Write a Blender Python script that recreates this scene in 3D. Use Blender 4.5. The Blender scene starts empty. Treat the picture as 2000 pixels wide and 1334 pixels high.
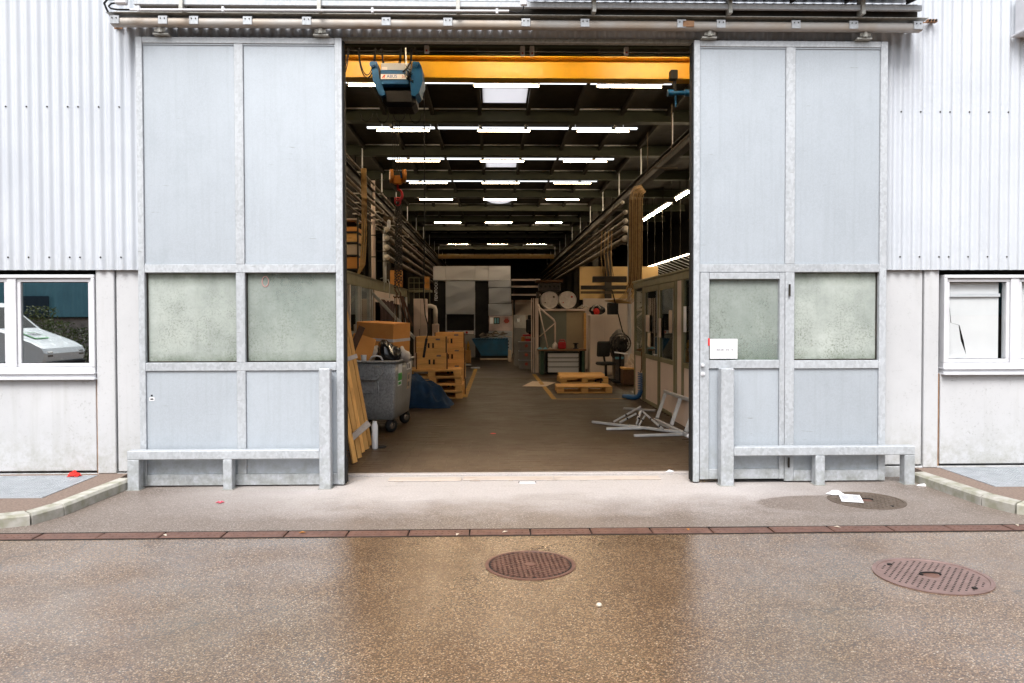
import bpy, math, random
from mathutils import Vector, Matrix, Euler

# ------------------------------------------------------------------ camera, sky, sun, exposure
SC = bpy.context.scene
COL = SC.collection
YAW, PITCH, ROLL = math.radians(1.41), math.radians(1.135), 0.0022
cam_d = bpy.data.cameras.new('camera')
cam_d.sensor_width = 36.0
cam_d.lens = 27.0
cam_d.shift_y = -19.3 / 2000
cam_d.clip_start = 0.05
cam_d.clip_end = 600
cam = bpy.data.objects.new('camera', cam_d)
COL.objects.link(cam)
cam.matrix_world = (Matrix.Translation((0, 0, 1.7)) @ Matrix.Rotation(-YAW, 4, 'Z')
                    @ Matrix.Rotation(math.pi / 2 - PITCH, 4, 'X') @ Matrix.Rotation(-ROLL, 4, 'Z'))
SC.camera = cam

world = bpy.data.worlds.new('World')
SC.world = world
world.use_nodes = True
wn, wl = world.node_tree.nodes, world.node_tree.links
wn.clear()
w_out = wn.new('ShaderNodeOutputWorld')
w_bg = wn.new('ShaderNodeBackground')
w_sky = wn.new('ShaderNodeTexSky')
w_sky.sky_type = 'NISHITA'
w_sky.sun_disc = False
w_sky.sun_elevation = math.radians(52)
w_sky.sun_rotation = math.radians(195)
w_sky.air_density = 1.0
w_sky.dust_density = 4.0
w_sky.ozone_density = 1.0
w_hsv = wn.new('ShaderNodeHueSaturation')          # a covered sky: the blue is mostly washed out
w_hsv.inputs['Saturation'].default_value = 0.38
wl.new(w_sky.outputs[0], w_hsv.inputs['Color'])
wl.new(w_hsv.outputs[0], w_bg.inputs['Color'])
w_bg.inputs['Strength'].default_value = 0.12
wl.new(w_bg.outputs[0], w_out.inputs['Surface'])

sun_d = bpy.data.lights.new('sun', 'SUN')
sun_d.energy = 1.6
sun_d.angle = math.radians(30)
sun_d.color = (1.0, 0.98, 0.965)
sun = bpy.data.objects.new('sun', sun_d)
COL.objects.link(sun)
sun.location = (-5, -20, 25)
sun.rotation_euler = Vector((0.15, 0.60, -0.79)).to_track_quat('-Z', 'Y').to_euler()

SC.view_settings.view_transform = 'Standard'
SC.view_settings.look = 'None'
SC.view_settings.exposure = 0.97
SC.view_settings.gamma = 1.0
SC.view_settings.use_curve_mapping = False
SC.render.engine = 'CYCLES'
SC.cycles.use_denoising = True
SC.cycles.max_bounces = 8
SC.cycles.diffuse_bounces = 3
SC.cycles.glossy_bounces = 3
SC.cycles.transparent_max_bounces = 12
SC.cycles.sample_clamp_indirect = 6.0
SC.cycles.caustics_reflective = False
SC.cycles.caustics_refractive = False

# ------------------------------------------------------------------ helpers
RN = random.Random(11)
ORI = {}                       # world origin of every object that parents parts


def V(*a):
    return Vector(a)


class MB:
    """collects faces in world coordinates and links them as one mesh object"""

    def __init__(s):
        s.v, s.f, s.sm, s.mi = [], [], [], []

    def add(s, verts, faces, smooth=False, mi=0):
        b = len(s.v)
        s.v += [tuple(p) for p in verts]
        for f in faces:
            s.f.append(tuple(b + i for i in f))
            s.sm.append(smooth)
            s.mi.append(mi)
        return s

    def convex(s, verts, faces, smooth=False, mi=0):
        verts = [Vector(p) for p in verts]
        c = sum(verts, Vector()) / len(verts)
        out = []
        for f in faces:
            n = Vector()
            for i in range(len(f)):
                a, b2 = verts[f[i]], verts[f[(i + 1) % len(f)]]
                n += (a - c).cross(b2 - c)
            m = sum((verts[i] for i in f), Vector()) / len(f) - c
            out.append(f if n.dot(m) >= 0 else tuple(reversed(f)))
        return s.add(verts, out, smooth, mi)

    def obox(s, c, size, rot=None, bev=0.0, mi=0):
        hx, hy, hz = size[0] / 2, size[1] / 2, size[2] / 2
        rot = rot or Matrix.Identity(3)
        c = Vector(c)
        b = min(bev, hx * .9, hy * .9, hz * .9)
        S = (-1, 1)
        if b <= 0:
            vs = [(x * hx, y * hy, z * hz) for x in S for y in S for z in S]
            fs = [(0, 1, 3, 2), (4, 6, 7, 5), (0, 4, 5, 1), (2, 3, 7, 6), (0, 2, 6, 4), (1, 5, 7, 3)]
        else:
            vs, ix = [], {}
            for x in S:
                for y in S:
                    for z in S:
                        for a in range(3):
                            ix[(x, y, z, a)] = len(vs)
                            h = [hx - b, hy - b, hz - b]
                            h[a] += b
                            vs.append((x * h[0], y * h[1], z * h[2]))
            fs = []
            for a in range(3):
                for sg in S:
                    o = [i for i in range(3) if i != a]
                    q = []
                    for u, w in ((-1, -1), (1, -1), (1, 1), (-1, 1)):
                        k = [0, 0, 0]
                        k[a], k[o[0]], k[o[1]] = sg, u, w
                        q.append(ix[(k[0], k[1], k[2], a)])
                    fs.append(tuple(q))
                o = [i for i in range(3) if i != a]
                for u in S:
                    for w in S:
                        q = []
                        for sg, aa in ((-1, o[0]), (-1, o[1]), (1, o[1]), (1, o[0])):
                            k = [0, 0, 0]
                            k[a], k[o[0]], k[o[1]] = sg, u, w
                            q.append(ix[(k[0], k[1], k[2], aa)])
                        fs.append(tuple(q))
            for x in S:
                for y in S:
                    for z in S:
                        fs.append(tuple(ix[(x, y, z, a)] for a in range(3)))
        return s.convex([c + rot @ Vector(p) for p in vs], fs, False, mi)

    def box(s, x0, x1, y0, y1, z0, z1, bev=0.0, mi=0):
        return s.obox(((x0 + x1) / 2, (y0 + y1) / 2, (z0 + z1) / 2), (abs(x1 - x0), abs(y1 - y0), abs(z1 - z0)), None, bev, mi)

    def bar(s, p, q, w, h, bev=0.0, up=(0, 0, 1), mi=0):
        p, q = Vector(p), Vector(q)
        d = q - p
        x = d.normalized()
        u = Vector(up)
        if abs(x.dot(u)) > .98:
            u = Vector((0, 1, 0))
        y = u.cross(x).normalized()
        z = x.cross(y)
        return s.obox((p + q) / 2, (d.length, w, h), Matrix((x, y, z)).transposed(), bev, mi)

    def cyl(s, p, q, r, r2=None, n=12, caps=True, smooth=True, mi=0):
        p, q = Vector(p), Vector(q)
        r2 = r if r2 is None else r2
        d = (q - p).normalized()
        u = Vector((0, 0, 1)) if abs(d.z) < .9 else Vector((1, 0, 0))
        a = d.cross(u).normalized()
        b = d.cross(a)
        vs = []
        for k in range(n):
            t = 2 * math.pi * k / n
            e = a * math.cos(t) + b * math.sin(t)
            vs += [p + e * r, q + e * r2]
        s.add(vs, [(2 * k, 2 * k + 1, (2 * k + 3) % (2 * n), (2 * k + 2) % (2 * n))[::-1] for k in range(n)], smooth, mi)
        if caps:
            s.add([vs[2 * k] for k in range(n)], [tuple(range(n))[::-1]], False, mi)
            s.add([vs[2 * k + 1] for k in range(n)], [tuple(range(n))], False, mi)
        return s

    def tube(s, pts, r, n=6, closed=False, mi=0):
        pts = [Vector(p) for p in pts]
        L = len(pts)
        rings = []
        prev = None
        for i, p in enumerate(pts):
            if closed:
                d = (pts[(i + 1) % L] - pts[i - 1]).normalized()
            else:
                d = (pts[min(i + 1, L - 1)] - pts[max(i - 1, 0)]).normalized()
            if prev is None:
                u = Vector((0, 0, 1)) if abs(d.z) < .9 else Vector((1, 0, 0))
                a = d.cross(u).normalized()
            else:
                a = (prev - d * prev.dot(d)).normalized()
            prev = a
            b = d.cross(a)
            rr = r[i] if isinstance(r, (list, tuple)) else r
            rings.append([p + (a * math.cos(2 * math.pi * k / n) + b * math.sin(2 * math.pi * k / n)) * rr for k in range(n)])
        vs = [p for g in rings for p in g]
        fs = []
        for i in range(L if closed else L - 1):
            j = (i + 1) % L
            for k in range(n):
                fs.append((i * n + k, i * n + (k + 1) % n, j * n + (k + 1) % n, j * n + k))
        if not closed:
            fs += [tuple(range(n))[::-1], tuple((L - 1) * n + k for k in range(n))]
        return s.add(vs, fs, True, mi)

    def prism(s, poly, axis, lo, hi, smooth=False, mi=0):
        """poly: 2-D points in the two other axes (in x,y,z order), extruded along axis"""
        n = len(poly)

        def pt(u, w, t):
            k = [u, w]
            k.insert(axis, t)
            return tuple(k)
        A = sum(poly[i][0] * poly[(i + 1) % n][1] - poly[(i + 1) % n][0] * poly[i][1] for i in range(n))
        if (A < 0) != (axis == 1):
            poly = poly[::-1]
        vs = [pt(u, w, lo) for u, w in poly] + [pt(u, w, hi) for u, w in poly]
        fs = [tuple(range(n))[::-1], tuple(range(n, 2 * n))]
        s.add(vs, fs, False, mi)
        return s.add(vs, [(i, (i + 1) % n, n + (i + 1) % n, n + i) for i in range(n)], smooth, mi)

    def lathe(s, prof, o, axis=(0, 0, 1), n=20, smooth=True, mi=0):
        """prof: (radius, distance along axis) from one end to the other"""
        o, d = Vector(o), Vector(axis).normalized()
        u = Vector((0, 0, 1)) if abs(d.z) < .9 else Vector((1, 0, 0))
        a = d.cross(u).normalized()
        b = d.cross(a)
        vs = []
        for r, t in prof:
            for k in range(n):
                w = 2 * math.pi * k / n
                vs.append(o + d * t + (a * math.cos(w) + b * math.sin(w)) * r)
        fs = []
        for i in range(len(prof) - 1):
            for k in range(n):
                fs.append((i * n + k, (i + 1) * n + k, (i + 1) * n + (k + 1) % n, i * n + (k + 1) % n)[::-1])
        s.add(vs, fs, smooth, mi)
        s.add(vs[:n], [tuple(range(n))[::-1]], False, mi)
        s.add(vs[-n:], [tuple(range(n))], False, mi)
        return s

    def build(s, name, mat, parent=None, at=None):
        me = bpy.data.meshes.new(name)
        if parent is not None:
            o = ORI[parent.name]
        elif at is not None:
            o = Vector(at)
        else:
            xs, ys, zs = zip(*s.v)
            o = Vector(((min(xs) + max(xs)) / 2, (min(ys) + max(ys)) / 2, min(zs)))
        me.from_pydata([(p[0] - o.x, p[1] - o.y, p[2] - o.z) for p in s.v], [], s.f)
        me.polygons.foreach_set('use_smooth', s.sm)
        mats = mat if isinstance(mat, (list, tuple)) else [mat]
        for m in mats:
            me.materials.append(m)
        if len(mats) > 1:
            me.polygons.foreach_set('material_index', s.mi)
        me.update()
        ob = bpy.data.objects.new(name, me)
        COL.objects.link(ob)
        if parent is not None:
            ob.parent = parent
        else:
            ob.location = o
        ORI[ob.name] = o
        return ob


def tag(o, label=None, cat=None, group=None, kind=None):
    if label:
        o['label'] = label
    if cat:
        o['category'] = cat
    if group:
        o['group'] = group
    if kind:
        o['kind'] = kind
    return o


def thing(name, label, cat, at, group=None):
    o = bpy.data.objects.new(name, None)
    o.empty_display_size = .1
    COL.objects.link(o)
    o.location = at
    ORI[o.name] = Vector(at)
    return tag(o, label, cat, group)


def kids(o):
    return [c for c in bpy.data.objects if c.parent == o]


def dup(root, loc, rz=0.0, label=None):
    """a copy of a thing with copies of its parts and sub-parts"""
    r = root.copy()
    COL.objects.link(r)
    r.location = loc
    r.rotation_euler = (0, 0, rz)
    if label:
        r['label'] = label

    def rec(src, dst):
        for c in src.children:
            k = c.copy()
            COL.objects.link(k)
            k.parent = dst
            rec(c, k)
    rec(root, r)
    return r


def piece(src, loc, rot=(0, 0, 0), parent=None, scale=None):
    """another piece sharing src's mesh, at a world place"""
    k = src.copy()
    COL.objects.link(k)
    if parent is not None:
        k.parent = parent
        loc = Vector(loc) - ORI[parent.name]
    k.location = loc
    k.rotation_euler = rot
    if scale:
        k.scale = scale
    return k


def text(s, size, mat, name, parent, mtx, extrude=.0008, align='CENTER'):
    cu = bpy.data.curves.new(name, 'FONT')
    cu.body = s
    cu.size = size
    cu.extrude = extrude
    cu.align_x = align
    cu.align_y = 'CENTER'
    cu.resolution_u = 3
    tmp = bpy.data.objects.new('tmp_text', cu)
    COL.objects.link(tmp)
    dg = bpy.context.evaluated_depsgraph_get()
    me = bpy.data.meshes.new_from_object(tmp.evaluated_get(dg))
    bpy.data.objects.remove(tmp)
    me.transform(Matrix.Translation(-ORI[parent.name]) @ mtx)
    me.materials.clear()
    me.materials.append(mat)
    ob = bpy.data.objects.new(name, me)
    COL.objects.link(ob)
    ob.parent = parent
    return ob


def face_cam(x, y, z, roll=0.0):
    """text frame on a face that looks towards -Y"""
    return Matrix.Translation((x, y, z)) @ Matrix.Rotation(math.pi / 2, 4, 'X') @ Matrix.Rotation(roll, 4, 'Z')


# ------------------------------------------------------------------ materials
class NT:
    def __init__(s, name):
        s.m = bpy.data.materials.new(name)
        s.m.use_nodes = True
        s.t = s.m.node_tree
        s.t.nodes.clear()
        s.out = s.n('ShaderNodeOutputMaterial')

    def n(s, t, **kw):
        nd = s.t.nodes.new(t)
        for k, v in kw.items():
            if k.startswith('_'):
                setattr(nd, k[1:], v)
            else:
                key = int(k[1:]) if k[0] == 'i' and k[1:].isdigit() else k.replace('__', ' ')
                if hasattr(v, 'is_output') or isinstance(v, bpy.types.NodeSocket):
                    s.t.links.new(v, nd.inputs[key])
                else:
                    nd.inputs[key].default_value = v
        return nd

    def pos(s, scale=(1, 1, 1), rot=(0, 0, 0)):
        g = s.n('ShaderNodeNewGeometry')
        mp = s.n('ShaderNodeMapping', Vector=g.outputs['Position'], Scale=scale, Rotation=rot)
        return mp.outputs[0]

    def noise(s, vec, scale, detail=4.0, rough=.55, dist=0.0):
        return s.n('ShaderNodeTexNoise', Vector=vec, Scale=scale, Detail=detail, Roughness=rough, Distortion=dist).outputs[0]

    def vor(s, vec, scale, feature='F1', out='Distance', rnd=1.0):
        nd = s.n('ShaderNodeTexVoronoi', Vector=vec, Scale=scale, Randomness=rnd, _feature=feature)
        return nd.outputs[out]

    def ramp(s, fac, stops, interp='LINEAR'):
        nd = s.n('ShaderNodeValToRGB', Fac=fac)
        cr = nd.color_ramp
        cr.interpolation = interp
        while len(cr.elements) < len(stops):
            cr.elements.new(.5)
        for e, (p, c) in zip(cr.elements, stops):
            e.position = p
            e.color = (c, c, c, 1) if isinstance(c, (int, float)) else (c[0], c[1], c[2], 1)
        return nd.outputs[0]

    def mix(s, fac, a, b, mode='MIX'):
        nd = s.n('ShaderNodeMix', _data_type='RGBA', _blend_type=mode)
        for k, v in ((0, fac), (6, a), (7, b)):
            if isinstance(v, bpy.types.NodeSocket):
                s.t.links.new(v, nd.inputs[k])
            elif k == 0:
                nd.inputs[0].default_value = v
            else:
                nd.inputs[k].default_value = (v[0], v[1], v[2], 1) if not isinstance(v, (int, float)) else (v, v, v, 1)
        return nd.outputs[2]

    def math(s, op, a, b=0.0, clamp=False):
        nd = s.n('ShaderNodeMath', _operation=op, _use_clamp=clamp)
        for k, v in ((0, a), (1, b)):
            if isinstance(v, bpy.types.NodeSocket):
                s.t.links.new(v, nd.inputs[k])
            else:
                nd.inputs[k].default_value = v
        return nd.outputs[0]

    def bump(s, h, strength=.3, dist=.01, normal=None):
        nd = s.n('ShaderNodeBump', Height=h, Strength=strength, Distance=dist)
        if normal is not None:
            s.t.links.new(normal, nd.inputs['Normal'])
        return nd.outputs[0]

    def rnd(s):
        return s.n('ShaderNodeObjectInfo').outputs['Random']

    def bsdf(s, col, rough=.5, metal=0.0, normal=None, spec=.5, **kw):
        b = s.n('ShaderNodeBsdfPrincipled')
        for k, v in dict({'Base Color': col, 'Roughness': rough, 'Metallic': metal, 'Specular IOR Level': spec}, **{a.replace('_', ' '): c for a, c in kw.items()}).items():
            if isinstance(v, bpy.types.NodeSocket):
                s.t.links.new(v, b.inputs[k])
            elif k == 'Base Color' or (isinstance(v, tuple) and len(v) == 3):
                b.inputs[k].default_value = (v[0], v[1], v[2], 1)
            else:
                b.inputs[k].default_value = v
        if normal is not None:
            s.t.links.new(normal, b.inputs['Normal'])
        return b.outputs[0]

    def done(s, shader):
        s.t.links.new(shader, s.out.inputs['Surface'])
        return s.m


def plain(name, col, rough=.5, metal=0.0, col2=None, scale=6.0, bump=0.0, bs=60.0, spec=.5, stretch=(1, 1, 1), vary=0.0, lo=.38, hi=.66, dirt=0.0):
    t = NT(name)
    p = t.pos(stretch)
    c2 = col2 or tuple(x * .78 for x in col)
    c = t.mix(t.ramp(t.noise(p, scale, 6), [(lo, 0), (hi, 1)]), col, c2)
    if dirt:
        d = t.ramp(t.noise(t.pos(), 2.3, 8, .7), [(.45, 0), (.75, dirt)])
        c = t.mix(d, c, (.045, .035, .025))
    if vary:
        k = t.math('MULTIPLY_ADD', t.rnd(), vary)
        k.node.inputs[2].default_value = 1 - vary / 2
        hs = t.n('ShaderNodeHueSaturation', Color=c, Value=k)
        c = hs.outputs[0]
    r = t.math('ADD', t.math('MULTIPLY', t.noise(p, scale * 2.7), .25), rough - .125, True)
    nm = t.bump(t.noise(t.pos(), bs, 5), bump, .004) if bump else None
    return t.done(t.bsdf(c, r, metal, nm, spec))


def m_galv(name, col, dark, sc=48.0, streak=.35):
    t = NT(name)
    p = t.pos()
    cell = t.vor(t.pos((1, 1, .75), (.3, .2, .5)), sc, 'F1', 'Color')
    bw = t.n('ShaderNodeSeparateColor', Color=cell).outputs[0]
    big = t.noise(p, 1.6, 7, .65)
    st = t.noise(t.pos((26, 26, .9)), 1.0, 5, .6)
    c = t.mix(t.ramp(bw, [(.1, 0), (.9, 1)]), dark, col)
    c = t.mix(t.ramp(big, [(.4, 0), (.72, .45)]), c, tuple(x * 1.12 for x in col))
    c = t.mix(t.ramp(st, [(.5, 0), (.78, streak)]), c, (dark[0] * .82, dark[1] * .82, dark[2] * .8))
    low = t.n('ShaderNodeSeparateXYZ', Vector=p).outputs[2]
    smudge = t.math('MULTIPLY', t.ramp(t.noise(t.pos((1, 1, .45)), 3.1, 8, .72), [(.54, 0), (.74, .5)]), t.ramp(t.noise(p, 21, 4, .7), [(.35, .3), (.65, 1)]))
    c = t.mix(smudge, c, (dark[0] * .80, dark[1] * .82, dark[2] * .82))
    scuff = t.math('MULTIPLY', t.ramp(t.noise(t.pos((4, 4, 60)), 1.3, 3, .5), [(.70, 0), (.74, .6)]), t.ramp(t.noise(p, 2.7, 3), [(.52, 0), (.60, 1)]))
    c = t.mix(scuff, c, (.20, .20, .19))
    pc = t.n('ShaderNodeHueSaturation', Color=c, Value=t.math('ADD', t.math('MULTIPLY', t.rnd(), .12), .94))
    c = pc.outputs[0]
    grime = t.math('MULTIPLY', t.ramp(low, [(.0, 1), (.42, 0)]), t.ramp(t.noise(p, 7, 8, .7), [(.4, 0), (.62, .75)]))
    c = t.mix(grime, c, (.22, .23, .20))
    return t.done(t.bsdf(c, t.math('ADD', t.math('MULTIPLY', bw, .2), .38), .2, t.bump(t.math('ADD', big, t.math('MULTIPLY', t.noise(p, 4.5, 2), .6)), .22, .012), .4))


def m_concrete():
    t = NT('concrete_wall')
    p = t.pos()
    big = t.noise(p, 1.1, 7, .6)
    c = t.mix(t.ramp(big, [(.35, 0), (.7, 1)]), (.575, .585, .60), (.50, .51, .525))
    pores = t.ramp(t.noise(p, 34, 4, .75), [(.58, 0), (.68, 1)])
    where = t.ramp(t.noise(p, 2.2, 5, .6), [(.40, .1), (.62, 1)])
    c = t.mix(t.math('MULTIPLY', t.math('MULTIPLY', pores, where), .6), c, (.27, .28, .27))
    st = t.ramp(t.noise(t.pos((9, 9, .55)), 1.0, 6, .6), [(.52, 0), (.8, .5)])
    c = t.mix(st, c, (.40, .41, .39))
    z = t.n('ShaderNodeSeparateXYZ', Vector=p).outputs[2]
    foot = t.math('MULTIPLY', t.ramp(z, [(.06, 1), (.6, 0)]), t.ramp(t.noise(p, 9, 8, .75), [(.42, 0), (.66, .8)]))
    c = t.mix(foot, c, (.30, .30, .25))
    h = t.math('SUBTRACT', t.noise(p, 60, 6, .7), t.math('MULTIPLY', pores, .5))
    return t.done(t.bsdf(c, .85, 0, t.bump(h, .25, .004), .3))


def m_asphalt(name, wet):
    t = NT(name)
    p = t.pos()
    cell = t.n('ShaderNodeSeparateColor', Color=t.vor(p, 122, 'F1', 'Color'))
    dist = t.vor(p, 122, 'F1', 'Distance')
    fine = t.noise(p, 210, 3, .6)
    if wet:
        stone = t.ramp(cell.outputs[0], [(0, (.030, .015, .006)), (.25, (.115, .060, .026)), (.58, (.25, .142, .066)), (.84, (.40, .255, .14)), (.97, (.54, .40, .27)), (1, (.64, .54, .42))])
    else:
        stone = t.ramp(cell.outputs[0], [(0, (.085, .066, .053)), (.3, (.16, .128, .106)), (.62, (.245, .20, .17)), (.85, (.33, .28, .245)), (.95, (.43, .385, .355)), (1, (.54, .50, .47))])
    gap = t.ramp(dist, [(.30, 0), (.62, .72)])
    c = t.mix(gap, stone, (.045, .022, .010) if wet else (.13, .098, .077))
    big = t.noise(p, .9, 6, .65)
    c = t.mix(t.ramp(big, [(.42, 0), (.75, .5)]), c, (.105, .056, .025) if wet else (.24, .195, .165))
    xyz = t.n('ShaderNodeSeparateXYZ', Vector=p)
    if wet:
        smear = t.math('MULTIPLY', t.ramp(t.noise(t.pos((.30, 2.4, 1)), 1.6, 7, .7), [(.54, 0), (.78, .55)]), t.ramp(t.noise(p, .55, 3), [(.4, .2), (.65, 1)]))
        c = t.mix(smear, c, (.050, .032, .020))
        oil = t.ramp(t.noise(p, 2.6, 5, .6, .8), [(.68, 0), (.80, .6)])
        c = t.mix(oil, c, (.035, .024, .017))
        wob = t.n('ShaderNodeVectorMath', i0=p, i1=t.n('ShaderNodeTexNoise', Vector=p, Scale=1.7, Detail=5.0).outputs[1], _operation='ADD').outputs[0]
        crack = t.math('MULTIPLY', t.ramp(t.vor(wob, .55, 'DISTANCE_TO_EDGE'), [(.0, .75), (.006, 0)]), t.ramp(t.noise(p, .6, 2), [(.50, 0), (.56, 1)]))
        c = t.mix(crack, c, (.020, .014, .010))
    h = t.math('SUBTRACT', t.math('MULTIPLY', fine, .3), dist)
    if wet:
        nm = t.bump(h, .5, .006)
        cn = t.bump(h, .16, .004, t.bump(t.noise(p, 26, 4), .05, .01))
        sheen = t.ramp(t.noise(t.pos((1, 1, 1)), 1.5, 7, .6), [(.32, .50), (.60, 1.0)])
        cr = t.math('ADD', t.math('MULTIPLY', t.noise(p, 3, 5), .12), .06)
        sh = t.bsdf(c, .5, 0, nm, .35, Coat_Weight=sheen, Coat_Roughness=cr, Coat_IOR=2.3)
        t.t.links.new(cn, sh.node.inputs['Coat Normal'])
        return t.done(sh)
    # the apron: dry dust near the doors, damp towards the drain and in a patch beside the cover
    n1 = t.math('MULTIPLY', t.math('SUBTRACT', t.noise(p, 1.7, 7, .65), .5), 1.5)
    dry = t.ramp(t.math('ADD', xyz.outputs[1], n1), [(0, 0), (1, 1)])
    mr = t.n('ShaderNodeMapRange', Value=t.math('ADD', xyz.outputs[1], n1), i1=6.35, i2=7.35)
    mx = t.n('ShaderNodeMapRange', Value=t.math('ADD', t.math('ABSOLUTE', t.math('SUBTRACT', xyz.outputs[0], .35)), n1), i1=3.9, i2=2.1)
    pt = t.n('ShaderNodeVectorMath', i0=t.n('ShaderNodeVectorMath', i0=p, i1=(3.15, 6.85, 0), _operation='SUBTRACT').outputs[0], i1=(1, 2.4, 1), _operation='MULTIPLY')
    ln = t.n('ShaderNodeVectorMath', i0=pt.outputs[0], _operation='LENGTH').outputs['Value']
    patch = t.n('ShaderNodeMapRange', Value=t.math('ADD', ln, t.math('MULTIPLY', n1, .25)), i1=.72, i2=.80)
    dust = t.math('MULTIPLY', t.math('MULTIPLY', mr.outputs[0], mx.outputs[0]), patch.outputs[0])
    tex = t.ramp(t.noise(p, 55, 5, .7), [(.3, .55), (.65, 1.0)])
    c = t.mix(t.math('MULTIPLY', dust, tex), c, (.52, .485, .47))
    sm = t.ramp(t.noise(t.pos((.35, 1.6, 1)), 5, 8, .75), [(.55, 0), (.8, .35)])
    c = t.mix(sm, c, (.12, .09, .07))
    damp = t.math('SUBTRACT', 1.0, dust, True)
    nm = t.bump(h, .35, .005)
    return t.done(t.bsdf(c, .7, 0, nm, .3, Coat_Weight=t.math('MULTIPLY', damp, .35), Coat_Roughness=.3))


def m_floor(name, blocks=True):
    t = NT(name)
    p = t.pos()
    xyz = t.n('ShaderNodeSeparateXYZ', Vector=p)
    n = t.noise(p, 1.3, 8, .65)
    c = t.mix(t.ramp(n, [(.35, 0), (.7, 1)]), (.022, .0125, .0046), (.034, .020, .0078))
    st = t.ramp(t.noise(t.pos((1.1, 9, 1)), 2.0, 7, .7), [(.5, 0), (.8, .6)])
    c = t.mix(st, c, (.050, .034, .018))
    c = t.mix(t.ramp(t.noise(p, 5.5, 8, .75), [(.52, 0), (.75, .55)]), c, (.014, .009, .005))
    if blocks:
        hv = t.n('ShaderNodeHueSaturation', Color=c, Value=t.math('ADD', t.math('MULTIPLY', t.rnd(), .30), .85))
        c = hv.outputs[0]
        r = t.math('ADD', t.math('MULTIPLY', n, .35), .30)
    else:
        br = t.n('ShaderNodeTexBrick', Vector=p, Scale=1.0, Color1=(.85, .85, .85, 1), Color2=(1.2, 1.2, 1.2, 1), Mortar=(.35, .35, .35, 1))
        br.inputs['Brick Width'].default_value = .24
        br.inputs['Row Height'].default_value = .12
        br.inputs['Mortar Size'].default_value = .006
        c = t.mix(1.0, c, br.outputs[0], 'MULTIPLY')
        r = t.math('ADD', t.math('MULTIPLY', n, .3), .25)
    near = t.n('ShaderNodeMapRange', Value=t.math('ADD', xyz.outputs[1], t.math('MULTIPLY', n, 2.2)), i1=11.6, i2=8.6)
    dust = t.math('MULTIPLY', near.outputs[0], t.ramp(t.noise(p, 14, 7, .75), [(.3, .35), (.68, .95)]))
    c = t.mix(dust, c, (.150, .102, .066))
    return t.done(t.bsdf(c, r, 0, t.bump(t.noise(p, 45, 6, .7), .25, .004), .22))


def m_wood(name, a, b, sc=(2, 18, 18), vary=.3, rot=(0, 0, 0)):
    t = NT(name)
    tc = t.n('ShaderNodeTexCoord').outputs['Object']
    mp = t.n('ShaderNodeMapping', Vector=tc, Scale=sc, Rotation=rot).outputs[0]
    c = t.mix(t.ramp(t.noise(mp, 2.2, 6, .6, .6), [(.3, 0), (.7, 1)]), a, b)
    kn = t.ramp(t.vor(t.n('ShaderNodeMapping', Vector=tc, Scale=tuple(x * .35 for x in sc)).outputs[0], 2.0), [(.04, .8), (.11, 0)])
    c = t.mix(kn, c, (.14, .06, .02))
    hv = t.n('ShaderNodeHueSaturation', Color=c, Value=t.math('ADD', t.math('MULTIPLY', t.rnd(), vary), 1 - vary / 2))
    c = t.mix(t.ramp(t.noise(t.pos(), 4, 7, .7), [(.55, 0), (.8, .35)]), hv.outputs[0], (.10, .06, .03))
    return t.done(t.bsdf(c, .7, 0, t.bump(t.noise(mp, 5, 5), .2, .003), .3))


def m_glass(name, refl, tint=(.9, .95, .93)):
    t = NT(name)
    lw = t.n('ShaderNodeLayerWeight', Blend=.5).outputs['Facing']
    f = t.math('ADD', t.math('POWER', lw, 4.0), refl, True)
    tr = t.n('ShaderNodeBsdfTransparent', Color=(*tint, 1))
    gl = t.n('ShaderNodeBsdfGlossy', Color=(.95, 1, 1, 1), Roughness=.01)
    mx = t.n('ShaderNodeMixShader', i0=f, i1=tr.outputs[0], i2=gl.outputs[0])
    return t.done(mx.outputs[0])


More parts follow.
